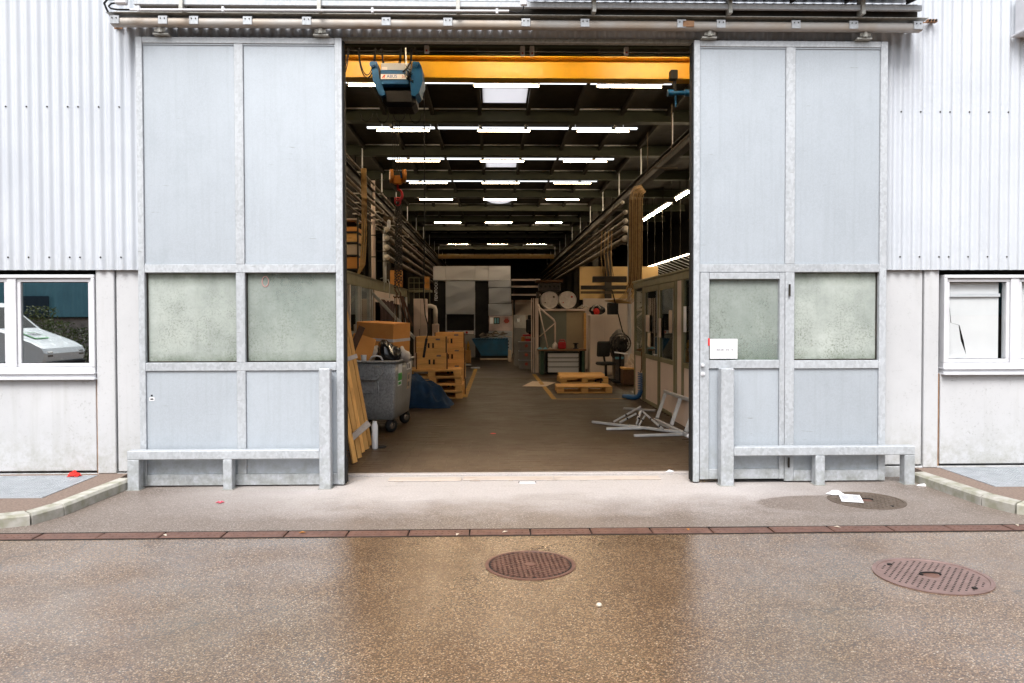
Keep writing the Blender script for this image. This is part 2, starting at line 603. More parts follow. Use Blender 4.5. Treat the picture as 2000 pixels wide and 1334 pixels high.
def m_dirtyglass(name, film, seed):
    """glazing of the doors, furred with lime and mould"""
    t = NT(name)
    p = t.pos()
    ps = t.n('ShaderNodeMapping', Vector=p, Location=(seed, 0, seed * 1.7)).outputs[0]
    z = t.n('ShaderNodeSeparateXYZ', Vector=p).outputs[2]
    cloud = t.ramp(t.noise(ps, 1.7, 7, .62), [(.32, film * .7), (.68, min(1, film * 1.35))])
    low = t.n('ShaderNodeMapRange', Value=t.math('ADD', z, t.math('MULTIPLY', t.noise(ps, 3.1, 6, .7), .9)), i1=2.45, i2=1.75).outputs[0]
    spots = t.math('MULTIPLY', t.ramp(t.noise(ps, 46, 7, .85), [(.49, 0), (.60, .95)]), t.ramp(t.noise(ps, 4.3, 5, .6), [(.40, .22), (.62, 1)]))
    mould = t.math('MULTIPLY', spots, t.math('ADD', t.math('MULTIPLY', low, .6), .25))
    streak = t.ramp(t.noise(t.n('ShaderNodeMapping', Vector=ps, Scale=(22, 1, .8)).outputs[0], 1, 5), [(.5, 0), (.8, .5)])
    c = t.mix(streak, (.50, .545, .51), (.42, .46, .415))
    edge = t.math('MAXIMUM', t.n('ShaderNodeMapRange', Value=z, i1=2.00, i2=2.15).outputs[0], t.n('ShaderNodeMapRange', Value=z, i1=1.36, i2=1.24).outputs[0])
    alga_shade = t.math('MULTIPLY', edge, t.ramp(t.noise(ps, 9, 6, .7), [(.30, .15), (.68, .85)]))  # algae at both ends; the top band also paints in the frame's shade
    c = t.mix(alga_shade, c, (.13, .17, .10))
    c = t.mix(mould, c, (.09, .11, .055))
    df = t.n('ShaderNodeBsdfDiffuse', Color=c)
    tr = t.n('ShaderNodeBsdfTransparent', Color=(.80, .88, .84, 1))
    body = t.n('ShaderNodeMixShader', i0=t.math('MAXIMUM', cloud, mould), i1=tr.outputs[0], i2=df.outputs[0])
    gl = t.n('ShaderNodeBsdfGlossy', Color=(1, 1, 1, 1), Roughness=.12)
    mx = t.n('ShaderNodeMixShader', i0=t.math('ADD', t.math('POWER', t.n('ShaderNodeLayerWeight', Blend=.5).outputs['Facing'], 4.0), .05, True), i1=body.outputs[0], i2=gl.outputs[0])
    return t.done(mx.outputs[0])


def m_emit(name, col, strength):
    t = NT(name)
    e = t.n('ShaderNodeEmission', Color=(*col, 1), Strength=strength)
    return t.done(e.outputs[0])


def m_translucent(name, col):
    t = NT(name)
    a = t.n('ShaderNodeBsdfTranslucent', Color=(*col, 1))
    b = t.n('ShaderNodeBsdfDiffuse', Color=(*col, 1))
    return t.done(t.n('ShaderNodeMixShader', i0=.3, i1=a.outputs[0], i2=b.outputs[0]).outputs[0])


def m_clad():
    t = NT('white_profiled_sheet')
    p = t.pos()
    c = t.mix(t.ramp(t.noise(p, 1.4, 6), [(.38, 0), (.66, 1)]), (.565, .60, .65), (.525, .56, .61))
    run = t.ramp(t.noise(t.pos((17, 17, .35)), 1.0, 6, .65), [(.52, 0), (.80, .5)])
    c = t.mix(run, c, (.45, .48, .51))
    z = t.n('ShaderNodeSeparateXYZ', Vector=p).outputs[2]
    foot = t.math('MULTIPLY', t.n('ShaderNodeMapRange', Value=z, i1=2.55, i2=2.18).outputs[0], t.ramp(t.noise(t.pos((9, 9, 2)), 2, 6, .7), [(.42, 0), (.70, .5)]))
    c = t.mix(foot, c, (.40, .42, .41))
    return t.done(t.bsdf(c, .42, 0, t.bump(t.noise(t.pos((1, 1, .5)), 2.2, 3), .10, .02), .45))


K = {}
K['galv'] = m_galv('galvanised_steel', (.50, .53, .56), (.40, .425, .45))
K['galv_sheet'] = m_galv('galvanised_sheet', (.44, .485, .53), (.40, .44, .48), 130, .3)
K['galv_old'] = m_galv('weathered_galvanised', (.46, .46, .43), (.30, .30, .27), 40, .6)
K['clad'] = m_clad()
K['conc'] = m_concrete()
K['road'] = m_asphalt('wet_asphalt', True)
K['apron'] = m_asphalt('apron_asphalt', False)
K['floor'] = m_floor('shop_floor', False)
K['block'] = m_floor('shop_floor_block', True)
K['whitepvc'] = plain('white_window_frame', (.68, .69, .72), .38, 0, (.61, .62, .65), 5, 0, 60, .5)
K['rubber'] = plain('black_rubber', (.012, .012, .012), .7, 0, (.02, .02, .02), 9, spec=.2)
K['black'] = plain('black_plastic', (.008, .008, .009), .6, 0, (.012, .012, .013), 9, spec=.2)
K['blackcloth'] = plain('black_fabric', (.012, .012, .012), .9, 0, (.02, .02, .02), 19)
K['darksteel'] = plain('dark_steel', (.026, .025, .022), .6, .2, (.045, .035, .025), 7, .1, spec=.25)
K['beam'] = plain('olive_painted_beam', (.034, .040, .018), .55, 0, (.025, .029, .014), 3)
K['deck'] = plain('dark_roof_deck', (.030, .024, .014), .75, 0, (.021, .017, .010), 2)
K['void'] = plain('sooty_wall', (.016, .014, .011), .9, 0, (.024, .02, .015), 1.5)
K['whitetrunk'] = plain('white_trunking', (.86, .86, .87), .4, 0, (.8, .8, .81), 4)
K['tube'] = m_emit('fluorescent_tube', (1.0, .74, .46), 135.0)
K['tube_far'] = m_emit('far_fluorescent_tube', (1.0, .74, .46), 75.0)
K['tube_dim'] = m_emit('dimmed_fluorescent_tube', (1.0, .74, .46), 22.0)  # same kind of tube, turned down to limit its reflection on the road
K['tube_side'] = m_emit('aisle_tube', (1.0, .78, .52), 100.0)
K['skylight'] = m_translucent('milky_rooflight', (.86, .86, .88))
K['yellow'] = plain('crane_yellow', (.84, .47, .008), .38, 0, (.80, .43, .007), 2.5, .03, 30, .5, dirt=.25)
K['blue'] = plain('hoist_blue', (.002, .072, .19), .45, 0, (.0015, .055, .15), 5, .03, 40, .3)
K['skipblue'] = plain('skip_blue', (.008, .085, .17), .5, 0, (.006, .06, .12), 3, .06, 20, .4, dirt=.35)
K['orange'] = plain('hook_orange', (.55, .20, .015), .5, 0, (.38, .12, .01), 12, dirt=.5)
K['red'] = plain('red_paint', (.45, .012, .015), .4, 0, (.33, .01, .012), 9)
K['redcloth'] = plain('red_cloth', (.72, .03, .02), .8, 0, (.55, .02, .015), 20)
K['redmark'] = plain('red_tape', (.75, .02, .02), .5)
K['pinkbloom'] = plain('pink_petal', (.75, .06, .12), .6)
K['pipe'] = plain('lagged_pipe', (.105, .068, .032), .55, .1, (.075, .048, .022), 6, .05, 40)
K['pipecap'] = plain('pale_pipe_end', (.62, .57, .50), .5, .1)
K['cabinet'] = plain('pale_steel_cabinet', (.60, .50, .42), .45, 0, (.55, .46, .385), 2.2)
K['panel'] = plain('cream_panel', (.66, .53, .45), .55, 0, (.60, .485, .41), 2.0)
K['oliveframe'] = plain('olive_alloy_frame', (.20, .18, .10), .5, .25, (.16, .145, .08), 3)
K['alloy'] = plain('bare_alloy', (.60, .60, .57), .38, .45, (.48, .48, .45), 9, .03)
K['strut'] = plain('grey_strut', (.40, .40, .40), .45, .2, (.33, .33, .33), 9)
K['mgrey'] = plain('machine_grey', (.34, .36, .39), .45, 0, (.32, .34, .37), 1.5)
K['mlight'] = plain('machine_light_grey', (.50, .50, .51), .45, 0, (.47, .47, .48), 1.5)
K['mpink'] = plain('machine_notice_panel', (.55, .44, .42), .5)
K['paper'] = plain('white_paper', (.82, .83, .86), .7, 0, (.76, .77, .80), 30)
K['ink'] = plain('grey_ink', (.12, .12, .13), .7)
K['inkblue'] = plain('blue_ink', (.02, .12, .45), .6)
K['faintred'] = plain('faint_red_chalk', (.62, .34, .31), .8)
K['inkred'] = plain('red_ink', (.55, .10, .08), .6)
K['green'] = plain('green_print', (.03, .35, .06), .5)
K['wood'] = m_wood('pine_board', (.76, .45, .16), (.58, .30, .09))
K['woodx'] = m_wood('pine_board_across', (.72, .42, .15), (.55, .28, .09), (18, 2, 18))
K['woodz'] = m_wood('pine_board_upright', (.84, .48, .16), (.66, .33, .10), (18, 18, 2), .5)
K['woodold'] = m_wood('weathered_board', (.52, .455, .405), (.42, .35, .295), (2, 22, 22), .25)
K['darkwood'] = m_wood('dark_stained_wood', (.10, .045, .02), (.06, .028, .012), (9, 9, 9))
K['card'] = plain('brown_cardboard', (.60, .27, .075), .85, 0, (.52, .225, .06), 3, .05, 50, .2, vary=.25)
K['cardflat'] = plain('pale_cardboard', (.50, .40, .30), .85, 0, (.44, .34, .25), 4)
K['tape'] = plain('pale_tape', (.62, .58, .55), .4)
K['bag'] = plain('black_bin_bag', (.008, .008, .009), .18, 0, (.012, .012, .013), 7, .5, 14, .6)
K['whitebag'] = plain('white_bag', (.62, .56, .50), .45, 0, (.5, .44, .38), 9, .4, 22)
K['tarp'] = plain('blue_tarpaulin', (.004, .024, .066), .8, 0, (.003, .015, .04), 4, .6, 14, .15)
K['hose'] = plain('blue_hose', (.012, .10, .28), .4)
K['iron'] = plain('rusty_cast_iron', (.155, .076, .054), .55, .1, (.105, .05, .036), 12, .25, 70, .5)
K['ironlt'] = plain('worn_cast_iron', (.22, .145, .13), .5, .1, (.165, .105, .092), 9, .25, 80, .4)
K['ironold'] = plain('dusty_cast_iron', (.13, .10, .078), .65, .15, (.095, .07, .052), 9, .25, 80, .3)
K['pit'] = plain('dark_pit', (.008, .006, .005), .9)
K['kerb'] = plain('mossy_kerb_stone', (.46, .445, .405), .85, 0, (.30, .295, .225), 9, .5, 50, .3, vary=.25)
K['grate'] = plain('galvanised_grating', (.55, .58, .61), .4, .35, (.46, .49, .52), 8)
K['pave'] = plain('brown_pavement_asphalt', (.25, .185, .15), .8, 0, (.16, .12, .095), 50, .4, 120, .3)
K['stone'] = plain('pale_pebble', (.7, .62, .5), .7)
K['line'] = plain('worn_yellow_line', (.42, .22, .02), .6, 0, (.14, .085, .03), 14, 0, 60, .3, (1, 1, 1), 0, .45, .7)
K['steelbin'] = m_galv('zinc_container', (.35, .35, .345), (.20, .20, .195), 60, .7)
K['chrome'] = plain('polished_rim', (.65, .62, .58), .22, .9)
K['creamwall'] = plain('cream_inner_wall', (.62, .42, .18), .8, 0, (.54, .36, .15), 1.2)
K['whitewall'] = plain('white_inner_wall', (.62, .53, .46), .8, 0, (.56, .475, .41), 1.3)
K['benchtop'] = m_wood('worn_bench_top', (.24, .12, .05), (.15, .075, .032), (2, 14, 14))
K['benchgreen'] = plain('bench_green', (.02, .055, .03), .5)
K['drum'] = plain('white_drum', (.62, .58, .53), .45, 0, (.52, .47, .42), 14, dirt=.35)
K['greyboard'] = plain('grey_green_board', (.16, .17, .135), .7, 0, (.14, .148, .118), 3)
K['tanboard'] = plain('tan_board', (.34, .27, .17), .7, 0, (.30, .24, .15), 2)
K['cable'] = plain('yellowed_cable', (.36, .22, .075), .55, 0, (.27, .155, .05), 12)
K['greybox'] = plain('grey_stacking_box', (.235, .225, .205), .5, 0, (.20, .19, .175), 3)
K['scrap'] = plain('mixed_scrap_metal', (.45, .38, .31), .4, .5, (.16, .12, .09), 16)
K['scrapdark'] = plain('dark_scrap', (.05, .042, .038), .5, .3, (.09, .07, .05), 16)
K['glass'] = m_glass('window_glass', .55, (.55, .62, .62))
K['clear'] = m_glass('clear_window_glass', .03, (.97, .98, .98))
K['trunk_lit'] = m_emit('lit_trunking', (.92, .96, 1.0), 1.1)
K['cabglass'] = m_glass('cabin_glass', .06)
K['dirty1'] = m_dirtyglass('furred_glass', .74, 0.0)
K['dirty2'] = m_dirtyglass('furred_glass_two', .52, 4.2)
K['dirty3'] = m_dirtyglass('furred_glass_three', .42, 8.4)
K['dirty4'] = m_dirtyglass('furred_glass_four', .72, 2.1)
K['blind'] = plain('white_blind', (.80, .80, .81), .6, 0, (.74, .74, .755), 3)
K['louvre_tube'] = m_emit('louvre_tube', (1.0, .82, .58), 12.0)
K['teal'] = plain('teal_profiled_sheet', (.15, .36, .43), .5, 0, (.13, .31, .38), 1.5)
K['paleconc'] = plain('tan_concrete_plinth', (.46, .38, .34), .9, 0, (.24, .20, .175), 3)
K['leaf'] = plain('shrub_leaf', (.09, .13, .035), .6, 0, (.16, .17, .055), 2.5, vary=.6)
K['stem'] = plain('shrub_stem', (.10, .075, .045), .9)
K['vanwhite'] = plain('white_van_paint', (.80, .81, .83), .25, 0, (.77, .78, .80), 2)
K['tyre'] = plain('tyre_rubber', (.018, .018, .018), .8)
K['rust'] = plain('rusty_bracket', (.34, .19, .10), .7, .2, (.2, .1, .05), 14)
K['railtan'] = plain('stained_rail_tube', (.44, .425, .405), .55, .2, (.40, .34, .28), 3.2, .06, 40, .4)

# ================================================================== GROUND
g = MB()
g.add([(-220, -220, -.08), (220, -220, -.08), (220, 260, -.08), (-220, 260, -.08)], [(0, 1, 2, 3)])
tag(g.build('ground', K['pave'], at=(0, 0, -.08)), kind='structure')
g = MB()
g.add([(-70, -13.2, 0), (70, -13.2, 0), (70, 5.925, 0), (-70, 5.925, 0)], [(0, 1, 2, 3)])
tag(g.build('road', K['road'], at=(0, 0, 0)), kind='structure')
g = MB()
g.add([(-70, 6.095, .002), (70, 6.095, .002), (70, 8.16, .002), (-70, 8.16, .002)], [(0, 1, 2, 3)])
tag(g.build('apron', K['apron'], at=(0, 7, 0)), kind='structure')

# drain channel across the yard: every cast iron grate a piece of its own
dr = thing('drain_channel', 'long rust brown slotted drain channel across the yard in front of the doors', 'drain', (0, 6.01, 0))
b = MB()
b.box(-14, 14, 5.92, 6.10, -.09, -.02)
b.box(-14, 14, 5.912, 5.930, -.02, .003)
b.box(-14, 14, 6.090, 6.108, -.02, .004)
b.build('channel_frame', K['pit'], dr)
b = MB()
gl, gw = .462, .150
for sx in (-1, 1):
    b.box(sx * (gl / 2 - .004) - .006, sx * (gl / 2 - .004) + .006, -gw / 2, gw / 2, -.016, .004, .002)
b.box(-gl / 2 + .01, gl / 2 - .01, -gw / 2, gw / 2, -.016, .001)
for k in range(3):
    yy = -gw / 2 + .022 + k * (gw - .044) / 2
    b.box(-gl / 2 + .01, gl / 2 - .01, yy - .022, yy + .022, .001, .005, .002)
for k in range(9):
    xx = -gl / 2 + .03 + k * (gl - .06) / 8
    b.box(xx - .018, xx + .018, -gw / 2 + .004, gw / 2 - .004, .001, .0042)
gr0 = b.build('drain_grate', K['iron'], at=(0, 0, 0))
first = True
for k in range(-11, 12):
    x = .05 + k * .478
    if first:
        gr0.parent = dr
        gr0.location = (x, 0, 0)
        first = False
    else:
        q = gr0.copy()
        COL.objects.link(q)
        q.parent = dr
        q.location = (x, RN.uniform(-.003, .003), RN.uniform(-.002, .002))
        q.rotation_euler = (0, 0, RN.uniform(-.006, .006))


# manhole covers
def cover(name, label, x, y, r, mat, style, rot):
    t = thing(name, label, 'manhole cover', (x, y, 0), 'manhole covers in the yard')
    b = MB()
    n = 48
    ring = []
    for rr, zz in ((r * 1.03, .0005), (r * 1.03, .006), (r * .955, .007), (r * .945, .001)):
        ring += [(x + rr * math.cos(2 * math.pi * k / n), y + rr * math.sin(2 * math.pi * k / n), zz) for k in range(n)]
    fs = []
    for j in range(3):
        for k in range(n):
            fs.append((j * n + k, j * n + (k + 1) % n, (j + 1) * n + (k + 1) % n, (j + 1) * n + k))
    b.add(ring, fs)
    b.build('frame_ring', mat, t)
    b = MB()
    b.cyl((x, y, -.02), (x, y, .0022), r * .945, n=n)
    pl = b.build('cover_plate', K['pit'] if style == 'mesh' else mat, t)
    b = MB()
    R2 = r * (.9 if style != 'studs' else .86)
    cr, sr = math.cos(rot), math.sin(rot)
    if style == 'mesh':                     # diamond lattice
        for d in (rot - .55, rot + .55):
            cd, sd = math.cos(d), math.sin(d)
            w = .034
            k = -int(R2 / w)
            while k * w < R2:
                o = k * w
                h = math.sqrt(max(R2 * R2 - o * o, 0))
                if h > .02:
                    b.bar((x - sd * o - cd * h, y + cd * o - sd * h, .0045), (x - sd * o + cd * h, y + cd * o + sd * h, .0045), .013, .006)
                k += 1
        b.build('lattice', mat, t)
        b = MB()
        b.cyl((x, y, .002), (x, y, .009), .04, n=16)
        b.build('key_hub', mat, t)
    elif style == 'studs':
        w = .036
        m = int(R2 / w)
        for i in range(-m, m + 1):
            for j in range(-m, m + 1):
                u, v = i * w, j * w
                if u * u + v * v < R2 * R2 and not (abs(u) < .075 and abs(v) < .05):
                    b.obox((x + u * cr - v * sr, y + u * sr + v * cr, .0022), (.017, .012, .0012), Matrix.Rotation(rot, 3, 'Z'))
        b.build('pits', K['pit'], t)
    else:
        w = .05
        m = int(R2 / w)
        for i in range(-m, m + 1):
            for j in range(-m * 2, m * 2 + 1):
                u, v = i * .10 + (j % 2) * .05, j * .032
                if u * u + v * v < R2 * R2 * .92 and not (abs(u) < .09 and abs(v) < .05):
                    b.obox((x + u * cr - v * sr, y + u * sr + v * cr, .0045), (.078, .017, .006), Matrix.Rotation(rot, 3, 'Z'), .003)
        b.build('tread_bars', mat, t)
    if style != 'mesh':
        b = MB()
        pts = [(x + .062 * math.cos(a) * 1.1, y + .018 + .03 * math.sin(a), .0065) for a in [i * math.pi / 10 for i in range(-2, 13)]]
        b.tube(pts, .006, 6)
        b.build('lifting_eye', K['pit'], t)
        b = MB()
        b.cyl((x, y + .006, .0022), (x, y + .006, .0032), .050, n=20)
        b.build('eye_pocket', K['iron'], t)
        b = MB()
        for a in (2.2, 5.2):
            b.cyl((x + r * .8 * math.cos(a), y + r * .8 * math.sin(a), .002), (x + r * .8 * math.cos(a), y + r * .8 * math.sin(a), .0082), .017, n=12)
        b.build('pick_holes', K['pit'], t)
    return t


cover('manhole_cover', 'rusty round lattice manhole cover in the brown reflection of the open doorway', .25, 5.215, .300, K['iron'], 'mesh', .06)
cover('manhole_cover', 'pinkish studded manhole cover on the wet asphalt at the far side from the planks', 2.86, 4.915, .345, K['ironlt'], 'studs', .9)
cover('manhole_cover', 'dusty ribbed manhole cover in front of the door rail, paper lying on it', 3.425, 6.945, .325, K['ironold'], 'bars', 1.15)


# kerbs and the raised pavements with their gratings
def kerb_run(path, inner, group_name):
    """each stone its own object; inner gives the side of the pavement"""
    n = len(path)
    off = []
    for i in range(n):
        a = Vector(path[max(i - 1, 0)])
        c = Vector(path[min(i + 1, n - 1)])
        d = (c - a).normalized()
        nn = Vector((-d.y, d.x)) * inner
        off.append(nn)
    inn = []
    for i in range(n - 1):
        p, q = Vector(path[i]), Vector(path[i + 1])
        d = (q - p).normalized()
        p2, q2 = p + d * .009, q - d * .009
        prof = [(0, -.04), (0, .078), (.018, .098), (.125, .102), (.125, -.04)]
        vs = []
        for P, N in ((p2, off[i]), (q2, off[i + 1])):
            for u, z in prof:
                vs.append((P.x + N.x * u, P.y + N.y * u, z + RN.uniform(-.003, .003)))
        fs = [tuple(range(5)), tuple(range(5, 10))] + [(k, (k + 1) % 5, 5 + (k + 1) % 5, 5 + k) for k in range(5)]
        yield MB().convex(vs, fs)
    return


KL = [(-3.60, 7.72), (-3.675, 6.64), (-3.775, 6.335), (-4.02, 6.215), (-4.55, 6.16), (-5.55, 6.15), (-6.55, 6.15), (-7.55, 6.15)]
KR = [(4.285, 7.74), (4.35, 6.72), (4.455, 6.42), (4.62, 6.275), (4.95, 6.20), (5.95, 6.18), (6.95, 6.18), (7.95, 6.18)]


def pavement(name, path, side, gx0, gx1, gy0, gy1, label_g, klabel):
    pv = thing(name, klabel[0], 'pavement', (path[3][0] + side * 1.5, 7.0, 0))
    n = len(path)
    inn = []
    for i in range(n):
        a, c = Vector(path[max(i - 1, 0)]), Vector(path[min(i + 1, n - 1)])
        d = (c - a).normalized()
        nn = Vector((-d.y, d.x)) * side
        inn.append(Vector(path[i]) + nn * .127)
    # surface as a fan of strips between the kerb's inner edge and the grating / wall
    top = .098
    far = path[-1][0]
    b = MB()
    wy = 7.948
    pts = [(p.x, p.y) for p in inn]
    outline = [(pts[0][0] + side * .02, wy)] + [(pts[0][0], pts[0][1])] + pts[1:] + [(far, gy0)] + [(gx0 if side < 0 else gx0, gy0)] + [(gx0, wy)]
    if side < 0:
        outline = [(x, y) for x, y in outline]
    b.prism(outline, 2, -.02, top)
    b.box(min(gx0 + side * .004, far), max(gx0 + side * .004, far), gy1 + .004, wy, -.02, top - .002)
    b.build('asphalt_surface', K['pave'], pv)
    for mb in kerb_run(path, side, ''):
        mb.build('kerb_stone', K['kerb'], pv)
    gt = thing('light_well_grating', label_g, 'grating', (gx0 + side * .7, (gy0 + gy1) / 2, .06))
    b = MB()
    x0, x1 = sorted((gx0 + side * .004, far))
    b.box(x0, x1, gy0 + .004, gy0 + .012, .05, top + .006)
    b.box(x0, x1, gy1 - .010, gy1 - .002, .05, top + .006)
    xe = gx0 + side * .008
    b.box(xe - .004, xe + .004, gy0 + .013, gy1 - .011, .05, top + .006)
    b.build('frame', K['grate'], gt)
    b = MB()
    k = gx0 + side * .035
    while abs(k - gx0) < 1.9:
        b.box(k - .0035, k + .0035, gy0 + .013, gy1 - .011, .07, top + .003)
        k += side * .030
    b.build('bearing_bars', K['grate'], gt)
    b = MB()
    yy = gy0 + .035
    xq = sorted((gx0 + side * .015, gx0 + side * 1.9))
    while yy < gy1 - .02:
        b.box(xq[0], xq[1], yy - .0035, yy + .0035, .075, top + .005)
        yy += .032
    b.build('cross_bars', K['grate'], gt)
    b = MB()
    b.box(x0, x1, gy0, gy1, -.03, .02)
    b.build('well_floor', K['paleconc'], gt)
    return pv


pavement('pavement', KL, -1, -4.0, None, 6.88, 7.84, 'pale steel light well grating beside the red rag', ('raised brown pavement with mossy kerb on the side of the leaning planks',))
pavement('pavement', KR, 1, 4.685, None, 7.03, 7.93, 'pale steel light well grating below the window with the torn blind', ('raised brown pavement with mossy kerb below the torn blind window',))

# ================================================================== THE HALL
hall = thing('factory_hall', 'white corrugated factory hall with pale concrete base and open bay', 'building', (0, 8.0, 0))
WY = 7.95


def part(name, mat, parent, *boxes, bev=0.0):
    b = MB()
    for q in boxes:
        b.box(*q, bev)
    return b.build(name, mat, parent)


# concrete: infill slabs, posts, plinth; the wall behind them closes the joints
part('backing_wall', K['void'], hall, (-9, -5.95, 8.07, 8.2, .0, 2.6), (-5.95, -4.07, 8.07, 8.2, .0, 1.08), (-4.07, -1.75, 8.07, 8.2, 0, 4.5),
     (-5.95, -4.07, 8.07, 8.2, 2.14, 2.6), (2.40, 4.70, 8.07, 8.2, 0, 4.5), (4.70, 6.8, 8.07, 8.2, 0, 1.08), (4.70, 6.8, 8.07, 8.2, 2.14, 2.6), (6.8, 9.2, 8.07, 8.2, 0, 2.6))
part('concrete_slab', K['conc'], hall, (-9, -4.066, WY, 8.06, .125, 1.072), bev=.006)
part('concrete_slab', K['conc'], hall, (-3.852, -1.86, WY + .006, 8.06, .115, 2.20), bev=.006)
part('concrete_post', K['conc'], hall, (-4.050, -3.864, WY - .012, 8.06, .10, 2.20), bev=.006)
part('concrete_slab', K['conc'], hall, (4.700, 9.2, WY, 8.06, .135, 1.085), bev=.006)
part('concrete_slab', K['conc'], hall, (2.44, 4.505, WY + .006, 8.06, .13, 2.20), bev=.006)
part('concrete_post', K['conc'], hall, (4.518, 4.672, WY - .012, 8.06, .10, 2.20), bev=.006)
part('plinth', K['conc'], hall, (-9, -1.86, WY + .004, 8.06, -.03, .1), bev=.004)
part('plinth', K['conc'], hall, (2.44, 9.2, WY + .004, 8.06, -.03, .112), bev=.004)
part('expansion_joint', K['rust'], hall, (4.676, 4.694, WY + .010, 8.0, .1, 1.09))
part('expansion_joint', K['rust'], hall, (-4.063, -4.053, WY + .006, 8.0, .1, 1.07))
# steel jambs of the bay
part('jamb', K['galv_old'], hall, (-1.856, -1.62, WY + .01, 8.16, .0, 4.47), bev=.005)
part('jamb', K['galv_old'], hall, (2.18, 2.436, WY + .01, 8.16, .0, 4.47), bev=.005)
part('lintel', K['darksteel'], hall, (-1.80, 2.38, WY + .02, 8.16, 4.575, 4.9))


def corrugated(name, x0, x1, z0, z1, y=7.905, per=.1025, amp=.0145, mat='clad', parent=hall):
    b = MB()
    n = int(round((x1 - x0) / per * 10))
    vs, fs = [], []
    for k in range(n + 1):
        x = x0 + (x1 - x0) * k / n
        s_ = math.sin(2 * math.pi * x / per)
        yy = y - amp * (1.25 * s_ / (1 + .25 * abs(s_)))
        for t in (0, .0022):
            vs += [(x, yy + t, z0), (x, yy + t, z1)]
    for k in range(n):
        a = 4 * k
        fs += [(a, a + 4, a + 5, a + 1), (a + 2, a + 3, a + 7, a + 6)]
    b.add(vs, fs, True)
    b.add(vs, [(4 * k, 4 * k + 2, 4 * k + 6, 4 * k + 4) for k in range(n)], False)
    return b.build(name, K[mat], parent)


corrugated('cladding_sheet', -9.0, -3.40, 2.18, 7.2)
corrugated('cladding_sheet', 3.80, 9.2, 2.175, 7.2)
corrugated('cladding_sheet', -3.40, 3.80, 4.535, 7.2)
corrugated('cladding_sheet', -3.40, -1.80, 2.18, 4.535)
corrugated('cladding_sheet', 2.35, 3.80, 2.175, 4.535)
part('door_head_flashing', K['galv_old'], hall, (-1.78, 2.34, 7.872, 7.95, 4.492, 4.533), bev=.004)
part('eaves_trim', K['clad'], hall, (-9, 9.2, 7.86, 8.2, 7.2, 7.35))
b = MB()
b.cyl((0, 0, 0), (0, -.006, 0), .0085, n=8)
b.cyl((0, -.006, 0), (0, -.011, 0), .0055, n=6)
sc0 = b.build('sheet_screw', K['darksteel'], at=(0, 0, 0))
per = .1025
spots = []
for z, base in ((3.822, -4.92), (2.308, -4.875)):
    for k in (0, 2, 4, 6, 7, 9, 11):
        spots.append((base + k * per, z))
    for k in (-6, -4, -2):
        spots.append((base + k * per, z))
for z, base in ((3.809, 4.30), (2.31, 4.295)):
    for k in (0, 2, 4, 5, 7, 9, 11, 13, 15):
        spots.append((base + k * per, z))
for i, (x, z) in enumerate(spots):
    x = (math.floor(x / per) + .25) * per
    if i == 0:
        sc0.parent = hall
        sc0.location = Vector((x, 7.893, z)) - ORI[hall.name]
    else:
        piece(sc0, (x, 7.893, z), parent=hall)


